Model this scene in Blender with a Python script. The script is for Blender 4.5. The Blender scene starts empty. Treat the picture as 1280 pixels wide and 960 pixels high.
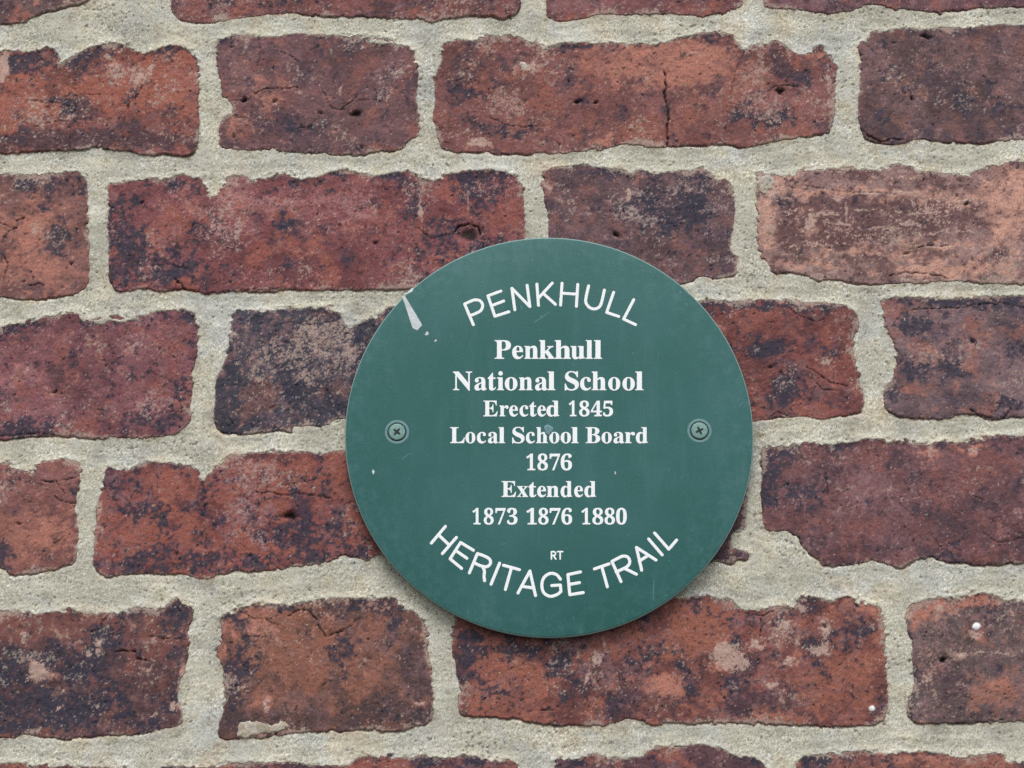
import bpy, math, numpy as np
from mathutils import Vector, Matrix

# ------------------------------------------------------------------ camera, sky, sun, exposure
sc = bpy.context.scene
COL = sc.collection
Z0 = 2.0                      # height on the wall that the lens is aimed at
TILT = math.radians(13.0)     # the photographer looks up at the plaque
DIST = 1.05
FPX = 1280 * DIST / 0.55      # focal length in photograph pixels
cam_d = bpy.data.cameras.new('camera'); cam_d.sensor_width = 36; cam_d.lens = 36 * FPX / 1280
cam_d.clip_start = 0.05; cam_d.clip_end = 500
cam = bpy.data.objects.new('camera', cam_d); COL.objects.link(cam)
CAM = Vector((0, -DIST * math.cos(TILT), Z0 - DIST * math.sin(TILT)))
cam.location = CAM; cam.rotation_euler = (math.pi / 2 + TILT, 0, 0)
sc.camera = cam

W = bpy.data.worlds.new('World'); sc.world = W; W.use_nodes = True
nt = W.node_tree; bgn = nt.nodes['Background']
SUN_EL, SUN_AZ = math.radians(58), math.radians(12)
sky = nt.nodes.new('ShaderNodeTexSky'); sky.sky_type = 'NISHITA'; sky.sun_disc = False
sky.sun_elevation = SUN_EL; sky.sun_rotation = math.radians(180) - SUN_AZ
sky.air_density = 1.0; sky.dust_density = 3.0; sky.ozone_density = 1.0
hsv = nt.nodes.new('ShaderNodeHueSaturation'); hsv.inputs['Saturation'].default_value = 0.38   # overcast: nearly colourless sky
nt.links.new(sky.outputs[0], hsv.inputs['Color'])
tc = nt.nodes.new('ShaderNodeTexCoord'); sx = nt.nodes.new('ShaderNodeSeparateXYZ'); nt.links.new(tc.outputs['Generated'], sx.inputs[0])
mr = nt.nodes.new('ShaderNodeMapRange'); mr.inputs['From Min'].default_value = -0.02; mr.inputs['From Max'].default_value = 0.0
nt.links.new(sx.outputs['Z'], mr.inputs['Value'])
mx = nt.nodes.new('ShaderNodeMix'); mx.data_type = 'RGBA'; mx.inputs[6].default_value = (0.9, 0.92, 0.86, 1)  # the pavement's bounce below the horizon
nt.links.new(mr.outputs[0], mx.inputs[0]); nt.links.new(hsv.outputs[0], mx.inputs[7]); nt.links.new(mx.outputs[2], bgn.inputs[0])
bgn.inputs[1].default_value = 0.12

sun_d = bpy.data.lights.new('sun', 'SUN'); sun_d.energy = 1.3; sun_d.angle = math.radians(28); sun_d.color = (1, 0.97, 0.93)
sun = bpy.data.objects.new('sun', sun_d); COL.objects.link(sun); sun.location = (0, -3, 5)
sdir = Vector((math.sin(SUN_AZ) * math.cos(SUN_EL) * -1, -math.cos(SUN_AZ) * math.cos(SUN_EL), math.sin(SUN_EL)))
sun.rotation_euler = sdir.to_track_quat('Z', 'Y').to_euler()
vs = sc.view_settings; vs.view_transform = 'Standard'; vs.look = 'None'; vs.gamma = 1; vs.use_curve_mapping = False
vs.exposure = 0.50
sc.cycles.use_denoising = False     # keep the grain of sand and clay

# ------------------------------------------------------------------ survey: photograph point -> point on a wall-parallel plane (mm)
FW = np.array([0, math.cos(TILT), math.sin(TILT)]); UP = np.array([0, -math.sin(TILT), math.cos(TILT)]); RT = np.array([1., 0, 0])
def at(px, py, y=0.0):
    d = RT * (px - 640) + UP * (480 - py) + FW * FPX
    t = (y - CAM[1]) / d[1]
    return (CAM[0] + t * d[0]) * 1000, (CAM[2] + t * d[2] - Z0) * 1000
SHEETS = dict(A=(0, 0), B=(425, 0), C=(850, 0), D=(0, 320), E=(850, 320), F=(0, 640), G=(425, 640), H=(850, 640), I=(0, 0), J=(580, 585), K=(0, 550))
UNIT = lambda t: 700 / 1280 if t in 'IJK' else 430 / 1280
def P(s):
    """outline survey: 'A x,y x,y' in enlarged sheet units, '@ x,y' in photograph units"""
    out, o, k = [], (0, 0), 1.0
    for w in s.split():
        if w == '@': o, k = (0, 0), 1.0
        elif w in SHEETS: o, k = SHEETS[w], UNIT(w)
        else:
            x, y = w.split(','); out.append((o[0] + float(x) * k, o[1] + float(y) * k))
    return out
def wall(pts): return np.array([at(x, y) for x, y in pts])

# ------------------------------------------------------------------ raster of the wall (0.55 mm)
Hs = 0.55
X0, X1, Y0, Y1 = -420.0, 440.0, -320.0, 320.0
NX, NY = int((X1 - X0) / Hs) + 1, int((Y1 - Y0) / Hs) + 1
XS = X0 + np.arange(NX) * Hs; YS = Y0 + np.arange(NY) * Hs
rng = np.random.default_rng(7)
fx = np.fft.rfftfreq(NX, Hs)[None, :]; fy = np.fft.fftfreq(NY, Hs)[:, None]
def field(lo, hi, beta=1.6, ax=1.0, ay=1.0):
    """random field, wavelengths lo..hi mm, unit deviation; ax>1 stretches it along x"""
    f = np.sqrt((fx * ax) ** 2 + (fy * ay) ** 2)
    a = np.where(f > 1 / (hi * 3), np.maximum(f, 1 / hi) ** (-beta), 0) * np.exp(-(f * lo) ** 2)
    w = np.fft.rfft2(rng.standard_normal((NY, NX)).astype(np.float32))
    r = np.fft.irfft2(w * a, s=(NY, NX)); r -= r.mean()
    return (r / r.std()).astype(np.float32)
def sstep(a, b, x):
    t = np.clip((x - a) / (b - a), 0, 1); return t * t * (3 - 2 * t)
def lin(c):
    c = np.array(c, float) / 255
    return np.where(c <= 0.04045, c / 12.92, ((c + 0.055) / 1.055) ** 2.4)

n_warp1, n_warp2 = field(1.8, 12), field(1.8, 12)
n_edge = field(0.8, 5, 1.5)
n_rag = field(3, 30, 1.6)
n_relief = field(1.5, 30, 1.9)
n_fine = field(0.7, 4, 1.2)
n_dark = field(0.9, 22, 1.6)
n_dark2 = field(0.6, 5, 1.2)
n_warm = field(1.0, 26, 1.6)
n_pale = field(0.5, 6, 1.1)
n_palelow = field(4, 40, 1.8)
n_streak = field(0.6, 14, 1.5, ax=5.0)
n_tone = field(3, 60, 1.8)
n_vein = field(1.4, 16, 1.9)
n_veing = field(6, 40, 1.8)
n_gran = field(0.45, 1.4, 0.6)
n_gran2 = field(0.45, 1.2, 0.4)
n_hue = field(1.0, 12, 1.4)
n_trowel = field(1.0, 16, 1.7, ax=4.0)
n_gate = field(5, 40, 1.6, ax=2.0)

def sub(u0, u1, v0, v1):
    i0 = max(0, int((u0 - X0) / Hs)); i1 = min(NX, int((u1 - X0) / Hs) + 2)
    j0 = max(0, int((v0 - Y0) / Hs)); j1 = min(NY, int((v1 - Y0) / Hs) + 2)
    return slice(j0, j1), slice(i0, i1)
def segdist(poly, u, v, closed=True):
    """distance to a polyline and, when closed, inside test"""
    d2 = np.full(u.shape, 1e9, np.float32); ins = np.zeros(u.shape, bool)
    n = len(poly)
    for k in range(n if closed else n - 1):
        ax, ay = poly[k]; bx, by = poly[(k + 1) % n]
        ex, ey = bx - ax, by - ay; L = ex * ex + ey * ey + 1e-9
        t = np.clip(((u - ax) * ex + (v - ay) * ey) / L, 0, 1)
        q = (u - ax - t * ex) ** 2 + (v - ay - t * ey) ** 2
        d2 = np.minimum(d2, q)
        if closed:
            c = (ay > v) != (by > v)
            ins ^= c & (u < ex * (v - ay) / (ey if abs(ey) > 1e-9 else 1e-9) + ax)
    d = np.sqrt(d2)
    return np.where(ins, d, -d) if closed else d

# ------------------------------------------------------------------ the bricks as surveyed
# colours: main, warm, dark, pale (as they look in daylight); amounts: warm, dark, pale, streak
NAVY, PURP, TAN, ROSY, WHITE = (64, 62, 78), (82, 60, 66), (176, 156, 146), (160, 108, 102), (235, 232, 228)
BRICKS = []
def brick(poly, main, warm=(165, 85, 62), dark=PURP, pale=TAN, a=(0, 0, 0, 0), blobs='', cracks='', off=None, label=None, rim=0.5, fine=True):
    BRICKS.append(dict(poly=poly, main=main, warm=warm, dark=dark, pale=pale, a=a, blobs=blobs, cracks=cracks, off=off, label=label, rim=rim, fine=fine))

# blob line: sheet kind x y rx ry strength  (kinds: w warm, d dark, p pale speckle, s soft pale salmon, n navy, g mortar smear, h pit, o white spot, m back to main colour)
brick(P('@ -120,-112 -60,-116 60,-116 118,-112 130,-60 126,-8 100,6 60,14 A 130,62 85,85 40,94 0,92 @ -120,30'), (112, 78, 70), a=(0.1, 0.5, 0.3, 0),
      blobs='A w 60 70 70 14 1.2; A s 130 8 14 12 1.4')
brick(P('@ 212,-112 420,-118 640,-116 655,-60 B 675,0 665,45 640,65 600,72 560,60 470,60 400,72 330,85 300,72 200,72 100,62 0,65 A 1200,62 1100,50 1000,52 940,62 900,66 860,75 800,80 740,88 680,82 650,58 632,35 635,0 @ 211,-60'),
      (140, 74, 64), a=(0.2, 0.5, 0.1, .4), blobs='A n 1000 10 200 18 1.2; B d 200 20 200 25 .8; A w 740 55 80 20 .8', off=1.5)
brick(P('@ 683,-112 800,-116 925,-113 C 235,0 230,22 200,38 150,50 100,65 60,60 0,55 B 1200,52 1120,55 1060,58 1000,52 940,60 870,76 830,80 780,70 765,50 768,0'),
      (138, 74, 70), a=(0, 0.2, 0.3, .3), blobs='C w 130 40 120 30 1; C n 40 0 60 14 1.2', off=1.0)
brick(P('@ 955,-112 1200,-116 1440,-112 1448,-60 1445,5 C 1280,25 1100,32 1050,38 950,48 850,35 780,32 740,15 700,15 640,40 560,55 500,42 400,35 312,30 310,0'),
      (125, 76, 78), a=(-.3, 0.2, 0.1, .2), off=1.2)
# course 1
brick(P('@ -253,50 -100,60 A 0,185 60,195 150,185 180,172 215,190 228,215 205,240 240,228 270,210 310,195 340,175 400,165 450,160 490,175 520,200 560,195 600,175 640,160 690,180 715,200 738,235 742,300 735,380 745,440 740,520 735,560 715,582 660,580 600,575 540,580 480,565 420,558 380,548 330,555 260,560 200,560 150,565 90,570 0,570 @ -120,192 -250,190 -256,120'),
      (142, 72, 58), warm=(176, 88, 60), dark=(72, 55, 62), a=(.2, .15, 0, 0),
      blobs='A n 100 235 75 42 2.2; A p 160 240 60 30 1; A w 90 370 100 100 1.6; A w 620 300 120 100 1.6; A n 350 200 60 40 1.6; A n 640 190 70 26 1.4; A p 470 275 90 30 1.8; A p 620 215 60 25 1.6; A d 270 390 70 40 2; A d 130 520 260 36 1.5; A d 560 520 160 40 .8; A s 0 260 34 75 2.6; A w 420 330 130 40 1',
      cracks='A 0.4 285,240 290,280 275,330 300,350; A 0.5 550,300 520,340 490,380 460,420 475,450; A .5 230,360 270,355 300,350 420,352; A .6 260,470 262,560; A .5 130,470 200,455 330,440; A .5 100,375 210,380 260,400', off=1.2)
brick(P('A 805,150 860,135 900,130 960,135 1000,140 1050,130 1100,125 1150,130 1240,128 B 0,130 40,135 100,138 150,140 195,150 200,170 240,175 270,185 280,220 290,300 285,380 295,440 295,490 285,512 262,520 240,550 200,565 140,560 100,575 50,580 0,575 A 1200,568 1130,568 1080,565 1020,555 980,555 900,560 850,558 818,545 812,500 815,460 835,432 862,428 866,400 845,368 825,362 824,320 808,250 803,190'),
      (128, 80, 76), warm=(150, 82, 68), dark=(84, 64, 72), a=(0, .1, -.1, 0),
      blobs='A w 1020 250 70 50 1.3; A w 1040 380 50 45 1; A w 880 480 50 60 1; A d 1110 500 90 50 1.8; A d 1120 250 30 60 1.2; A n 850 150 70 12 1.4; B n 120 142 80 8 1.8; B p 220 270 50 50 1; B d 245 330 20 60 1.4; B p 180 340 30 60 .6; B g 150 155 45 12 3; B w 180 550 80 18 1.2; A h 910 372 16 9 3; A h 1020 375 6 6 2; B h 58 425 24 14 3; B h 85 545 9 9 2; A h 870 505 7 12 1.5; A h 1190 420 8 8 1.5',
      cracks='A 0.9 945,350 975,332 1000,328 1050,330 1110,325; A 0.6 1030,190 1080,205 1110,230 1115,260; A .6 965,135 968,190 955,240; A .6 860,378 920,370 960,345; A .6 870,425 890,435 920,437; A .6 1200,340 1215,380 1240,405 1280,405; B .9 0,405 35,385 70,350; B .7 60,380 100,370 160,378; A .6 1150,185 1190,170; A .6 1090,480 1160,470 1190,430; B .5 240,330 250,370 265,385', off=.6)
brick(P('B 385,165 400,150 450,150 480,155 505,155 530,130 590,135 640,130 690,150 740,165 780,172 800,170 850,160 900,158 960,158 1020,165 1080,162 1150,165 1200,160 1240,145 1270,140 C 60,128 120,120 180,125 205,140 225,175 245,185 275,170 320,165 345,150 380,155 400,180 430,200 480,205 500,175 530,165 545,200 580,225 582,300 575,380 575,430 565,480 545,495 480,510 430,515 360,525 300,538 240,552 200,545 150,535 80,545 0,540 B 1240,550 1200,550 1120,542 1050,536 1000,550 950,560 900,565 830,570 770,572 700,570 640,578 580,570 520,568 450,570 385,560 365,530 355,480 345,430 355,380 350,320 345,290 360,280 375,240 385,200'),
      (142, 78, 68), warm=(160, 84, 62), dark=(76, 58, 66), pale=(170, 140, 130), a=(.1, .1, .1, .2),
      blobs='B s 1150 250 200 90 1.1; C s 60 230 150 80 1.1; B d 440 300 30 45 1.8; B n 500 290 26 14 1.6; B n 500 350 20 20 1.4; B w 470 330 30 25 2; B d 600 235 60 25 1.2; B p 610 385 60 50 2; B p 690 250 40 30 1.8; B p 740 210 18 40 2; B d 700 460 130 50 1.3; B w 750 400 90 60 1; B n 900 170 120 14 2; B w 1000 200 150 30 .8; B h 885 380 14 8 3; B h 950 385 10 7 2.5; B h 850 300 8 12 2; B n 890 375 40 25 1.2; B p 800 290 40 12 1.6; B w 1130 470 120 60 1.2; C w 80 430 110 60 1.3; C n 80 140 120 14 1.5; C n 200 160 30 30 1.4; C p 290 190 60 30 1.4; C d 350 230 110 40 1; C h 370 338 20 13 3; C n 470 310 40 30 1.8; C p 300 400 130 60 1.6; C n 330 440 130 26 1.6; C n 550 230 30 60 1.6; C p 560 300 26 100 2.4; C s 480 190 50 16 2.4; C p 260 300 90 60 1.2; B s 520 535 60 20 1.2; B s 1000 535 80 20 2; C w 430 490 120 16 1; B d 450 200 60 40 .8',
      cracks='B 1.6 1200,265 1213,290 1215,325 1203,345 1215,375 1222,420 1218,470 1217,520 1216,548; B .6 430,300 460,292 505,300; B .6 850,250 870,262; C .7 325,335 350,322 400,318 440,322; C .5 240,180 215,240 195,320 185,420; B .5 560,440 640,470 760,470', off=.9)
brick(P('C 665,165 690,155 705,140 715,115 760,120 830,105 880,108 940,112 980,100 1040,105 1080,110 1110,105 1130,92 1200,95 1280,92 @ 1345,28 1352,60 1350,120 1345,172 C 1280,520 1220,522 1150,530 1100,535 1000,530 940,528 900,518 860,525 800,540 740,535 700,520 680,500 665,470 662,400 670,330 672,270 668,210'),
      (120, 80, 74), warm=(138, 84, 70), dark=(78, 64, 72), a=(.1, .3, -.2, 0),
      blobs='C n 780 270 40 40 1.4; C n 850 345 40 20 1.6; C n 770 440 40 26 2; C p 775 440 20 16 2; C d 980 320 110 60 1; C n 1050 360 60 50 1.4; C p 1080 320 40 16 1.8; C p 1200 380 60 16 2; C n 1220 400 60 20 1.6; C n 1160 310 30 16 1.6; C n 720 180 50 20 1.2; C d 1000 470 200 50 1; C h 863 368 8 8 2.5; C h 912 138 20 9 2.5; C w 700 480 40 30 1; C p 1250 105 40 10 1.6; C h 795 158 12 5 1.5',
      cracks='C 1.3 675,480 700,510 760,525 830,520; C 1.2 850,530 900,518 950,530', off=1.8)
# course 2
brick(P('@ -142,222 -60,216 A 0,650 50,648 100,655 180,645 260,642 300,645 320,665 325,700 325,760 330,820 328,880 333,953 D 332,60 328,105 315,125 290,142 240,148 200,155 150,165 80,158 40,160 0,155 @ -80,372 -140,370 -145,300'),
      (146, 88, 74), warm=(172, 100, 76), dark=(82, 60, 66), a=(.1, .1, 0, 0),
      blobs='A n 120 690 80 35 1.3; A d 60 680 60 30 1; A s 130 850 80 100 1.2; A n 170 770 30 20 1.6; A d 280 690 60 50 .8; D s 150 60 150 60 1; A n 220 870 60 50 1.2; D d 130 120 60 24 1.5; A p 130 820 30 40 1.2; D n 20 70 20 60 1; A s 15 850 20 60 1.4; A n 210 910 16 30 1.2; D h 268 30 7 6 2; D h 90 95 8 6 1.5',
      cracks='A 1 0,832 30,840 60,848 65,820 90,812; A .8 60,848 30,862 12,890 10,953; D .8 15,0 28,30 12,90; A .5 280,660 310,690; D .8 100,105 150,100 165,110', off=1.0)
brick(P('A 400,685 440,680 500,675 560,668 610,672 640,660 670,648 700,655 730,665 757,660 762,690 768,715 785,733 803,730 820,712 836,692 843,660 880,650 910,650 930,670 970,672 1000,660 1040,648 1090,655 1115,670 1150,665 1200,655 1240,640 B 0,632 60,640 120,655 180,650 200,640 240,632 280,645 310,668 350,678 380,675 390,650 440,638 500,632 560,635 620,640 650,650 665,670 680,700 685,760 690,820 690,885 @ 658,330 655,358 620,362 560,360 510,362 D 1280,130 1200,132 1150,128 1060,125 1000,135 920,132 850,130 780,142 740,138 690,125 640,128 600,138 540,122 500,124 450,140 420,115 403,100 405,60 402,0 A 402,880 400,820 405,760'),
      (145, 70, 66), warm=(164, 80, 60), dark=(70, 54, 64), pale=(168, 120, 118), a=(.1, .05, -.1, .3),
      blobs='A n 470 860 80 110 1.6; A n 430 800 40 80 1.3; D n 560 50 180 55 2; D d 700 60 140 60 1.2; A n 700 690 80 30 1.3; A n 1160 690 90 20 1.2; A p 850 850 60 26 1.8; A p 1200 740 120 80 1.1; B p 60 770 70 60 1.8; A s 720 760 70 50 .7; A d 1050 830 120 70 .8; A n 1050 840 30 20 2; A p 900 740 90 30 .8; B w 430 720 60 60 1.6; B n 560 680 90 50 1.9; B p 560 680 60 40 1; B d 280 740 30 60 1.4; B n 290 730 26 30 1.6; B w 600 800 70 60 1.4; B n 380 840 70 60 1.3; B d 660 760 26 60 1; B n 200 670 60 25 1; B w 20 860 100 40 .8; D w 1150 80 150 40 1; D w 700 100 60 30 1.2; B n 560 900 60 40 1.5; @ n 560 322 35 26 1.2; B h 480 870 52 34 2.4; A h 530 750 8 8 1.6; B h 128 902 9 7 2; D n 1100 20 90 22 1.2; A p 1090 720 20 16 1.4; A p 650 720 40 50 1',
      cracks='B 1.6 425,862 445,842 480,832 515,842 522,870; B 1.2 522,870 540,900 530,925; B .7 290,850 340,890 420,870; D 1 655,90 680,120 740,135; D .7 650,80 690,128; A .5 730,830 700,870 720,840 760,820; D .7 900,120 1000,128 1060,118; D .5 560,40 620,30 700,50', off=1.1)
brick(P('B 755,640 780,625 830,620 900,618 950,620 1010,628 1060,632 1075,655 1110,632 1150,640 1200,645 1240,640 1270,640 C 30,640 60,632 90,628 110,645 130,670 170,668 190,690 200,740 205,800 200,860 185,900 190,930 210,953 E 215,20 @ 920,345 907,346 894,350 886,346 877,344 872,348 861,354 840,356 780,360 690,362 685,330 685,295 B 775,830 765,760 752,700'),
      (116, 78, 76), warm=(138, 84, 72), dark=(68, 60, 74), pale=(160, 140, 136), a=(-.1, .2, .2, .3),
      blobs='B n 1200 760 110 110 1.5; C n 60 780 120 100 1.6; C p 120 750 80 80 1.2; B p 1130 800 60 60 .8; B n 1090 770 50 30 1.6; B p 1080 740 22 30 3; B d 950 650 100 20 1; B w 870 690 80 30 .8; B w 930 800 16 26 2; B p 780 700 26 26 2; B s 770 690 14 40 1.6; B h 1033 874 12 12 3.2; B w 850 840 80 80 .7; @ w 880 330 30 18 1.2; B p 830 650 60 16 .8; C n 70 650 60 20 1.4; @ d 900 300 30 40 .9; B w 1100 880 50 40 1',
      cracks='@ .6 868,352 877,346 890,348; B .4 1110,830 1280,832; E .4 140,60 165,0', off=.5)
brick(P('C 280,650 300,640 340,655 380,650 430,655 450,640 480,630 530,635 600,625 680,625 740,640 780,625 790,612 850,620 890,640 950,640 1000,650 1060,655 1100,640 1180,610 1280,600 @ 1350,205 1440,210 1448,260 1446,340 1400,354 E 1200,105 1150,100 1100,100 1040,95 950,95 880,105 830,100 780,105 700,105 640,100 560,85 510,95 470,72 400,62 345,68 320,20 300,0 C 290,920 285,850 285,790 285,700'),
      (162, 116, 102), warm=(184, 134, 116), dark=(98, 68, 68), pale=(206, 168, 156), a=(.1, .1, .1, .8),
      blobs='C s 370 680 70 40 2; C p 330 700 50 50 2.4; C n 400 740 50 40 1.4; C d 480 660 26 26 1; C w 640 650 60 30 -1; C d 640 660 60 26 1.4; C d 720 660 50 20 1.2; C w 830 660 60 40 1.4; C d 940 670 90 30 1.4; C w 1130 640 40 24 1; C d 1130 640 30 20 1.8; C d 1190 640 30 26 1.6; C s 750 720 250 14 2.4; C d 500 790 150 90 1.8; C d 780 800 220 80 1.8; C d 1000 800 160 80 1.3; C p 700 840 200 60 1.3; C p 1000 780 120 30 1.2; C s 320 860 40 90 1.4; C s 480 840 20 50 3; C d 400 880 60 60 1.3; C d 600 920 200 40 1; C s 980 915 160 12 2; C d 1000 945 120 20 1.6; E d 560 30 200 36 1; E w 420 50 80 20 1.4; C s 1220 760 80 130 1.4; E s 1000 60 240 30 1; E n 950 80 60 12 1; C h 1065 756 12 5 2.5; C h 845 942 12 5 2; E d 1170 70 80 20 1; E n 640 70 30 20 1.2',
      cracks='C .6 560,635 600,640; C .7 850,930 900,918 1000,912; E .9 780,75 840,60 920,68 1000,80; C .5 440,690 520,700 640,715 800,725', off=1.6, label='pale salmon brick with a light flaked band and streaks')
# course 3
brick(P('@ -253,405 -100,402 D 0,270 30,255 60,260 95,245 130,235 190,228 240,215 300,212 320,235 350,242 380,224 430,220 480,232 540,225 600,205 640,202 700,200 725,225 735,280 735,350 725,400 715,450 718,500 705,560 710,600 690,640 660,665 600,675 500,678 430,675 340,682 300,677 200,670 130,672 60,680 0,688 @ -120,552 -250,548 -257,480'),
      (142, 76, 76), warm=(156, 78, 64), dark=(72, 52, 62), pale=(170, 140, 135), a=(0, -.1, -.1, .2),
      blobs='D n 40 270 60 26 1.6; D n 380 250 120 20 1.6; D p 400 240 110 14 2.6; D n 660 225 70 26 1.8; D d 130 260 100 30 1.3; D p 60 280 40 24 1.6; D s 150 450 200 90 .5; D d 220 440 35 30 1.8; D p 620 360 60 40 1.6; D n 700 350 30 60 1.2; D w 690 480 40 120 1.4; D n 680 500 26 90 1.4; D p 570 540 70 50 1.4; D n 530 620 70 30 1.6; D n 90 640 130 40 1.8; D w 60 590 60 30 1.2; D w 300 640 100 26 1.2; D w 520 600 60 40 1; D p 40 550 50 50 .8; D d 110 380 60 25 1; D p 290 330 10 50 1.4; D p 430 345 60 10 1.4; D h 200 505 8 6 2; D n 650 610 40 40 1.4; D p 495 335 14 14 2; D w 520 270 60 30 1.2',
      cracks='D .7 0,672 100,660 200,668; D 1 300,680 340,686 370,680; D .4 555,420 600,450 640,470; D .5 655,520 680,560 670,620', off=1.3)
brick(P('D 860,208 900,205 1000,207 1080,195 1150,195 1200,190 1250,205 1270,222 @ 429,404 434,412 444,406 457,400 470,399 482,386 495,382 505,390 508,450 506,520 500,528 470,530 440,527 D 1280,600 1240,615 1210,638 1150,632 1100,635 1090,655 1040,650 980,655 920,665 850,662 810,650 792,610 800,560 800,510 805,470 815,440 830,400 845,350 858,300 860,250'),
      (72, 64, 72), warm=(120, 74, 66), dark=(50, 52, 68), pale=(172, 150, 140), a=(-.2, .1, -.1, 0),
      blobs='D p 1170 350 90 80 2.6; D p 1160 460 40 50 2; D p 1010 340 50 50 1.4; D p 1230 290 60 40 1.4; D w 960 540 80 60 1.3; D w 870 610 60 40 .8; D n 1080 420 40 80 1.3; D n 1200 560 80 60 1.5; D w 1100 520 40 60 .5; D d 930 240 50 40 .6; D p 860 430 24 40 1; D w 1000 640 80 18 1; D w 1180 210 60 10 .8; @ p 432 440 12 30 1; @ p 442 447 6 10 2',
      cracks='D .7 990,560 1010,565 1030,555; D .5 1020,262 1080,250 1150,256 1250,240; D .5 850,600 880,640', off=.4, label='dark blue-black burnt brick with a pale speckled patch')
brick(P('@ 530,395 560,390 700,388 850,378 E 75,168 130,165 200,172 250,165 350,165 420,165 470,178 530,175 590,178 640,195 665,230 672,280 650,300 640,330 650,380 660,430 668,470 680,520 688,575 660,590 600,595 540,608 480,600 430,598 380,600 340,605 275,615 @ 930,528 800,530 540,535 528,500 526,440'),
      (142, 70, 58), warm=(158, 80, 60), dark=(78, 54, 62), a=(.1, .1, -.2, 0),
      blobs='E n 100 180 60 16 2.2; E n 220 185 110 20 2.2; E n 400 190 100 20 2; E p 280 180 150 10 1.4; E d 300 330 70 40 .8; E n 300 350 90 30 1.4; E d 400 460 100 90 2; E n 400 480 60 70 1.4; E n 510 200 80 18 1.6; E w 300 250 140 50 1; E d 480 250 60 30 1.4; E w 580 480 80 60 .8; E n 550 370 26 24 2; E p 552 400 24 20 3; E w 340 560 120 40 .8; E d 590 520 60 20 1; E d 370 580 30 20 2; E d 650 260 26 40 .8; E h 335 415 7 5 2; E p 290 345 14 14 2.4; E n 290 550 40 18 1; E w 610 400 40 50 1',
      cracks='E .7 470,410 520,440 560,470 620,480; E .6 480,440 530,500 590,500; E .7 400,190 450,230 500,240 540,235; E .6 330,600 360,580 400,595; E .5 570,440 575,480; E .4 260,560 340,570', off=1.4)
brick(P('E 742,170 780,155 860,152 900,158 1000,160 1100,152 1160,150 1200,148 1280,150 @ 1335,372 1340,440 1335,520 E 1280,600 1230,600 1200,605 1150,610 1100,590 1040,590 980,610 920,608 850,605 800,595 765,570 755,530 765,490 795,460 800,430 808,380 800,340 775,290 760,240'),
      (126, 92, 90), warm=(156, 92, 76), dark=(72, 62, 74), pale=(150, 120, 116), a=(-.1, .1, .1, .2),
      blobs='E w 790 210 40 80 2; E n 1000 172 130 18 2; E n 1220 168 60 20 2.2; E n 860 250 50 40 1.6; E n 850 400 60 60 1.4; E n 1010 430 90 40 1.5; E d 960 280 30 30 1.6; E n 1085 320 24 26 2; E n 1240 350 40 60 1.2; E w 1110 260 60 30 1; E n 1240 540 60 30 1.4; E n 800 520 40 40 1.5; E w 1150 570 120 30 1.6; E d 1080 545 60 30 1.2; E w 880 330 30 60 1; E s 1000 370 160 120 .7; E n 920 250 90 20 1; E w 860 500 80 40 .6; E h 1085 318 8 12 1.6; E n 1150 180 100 12 1.6',
      cracks='E .9 870,200 960,195 1060,188 1180,180; E 1.1 1080,575 1140,600 1180,612 1210,600 1230,570; E .6 1150,155 1190,175 1280,190; E .5 760,570 800,595', off=1.5)
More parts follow.
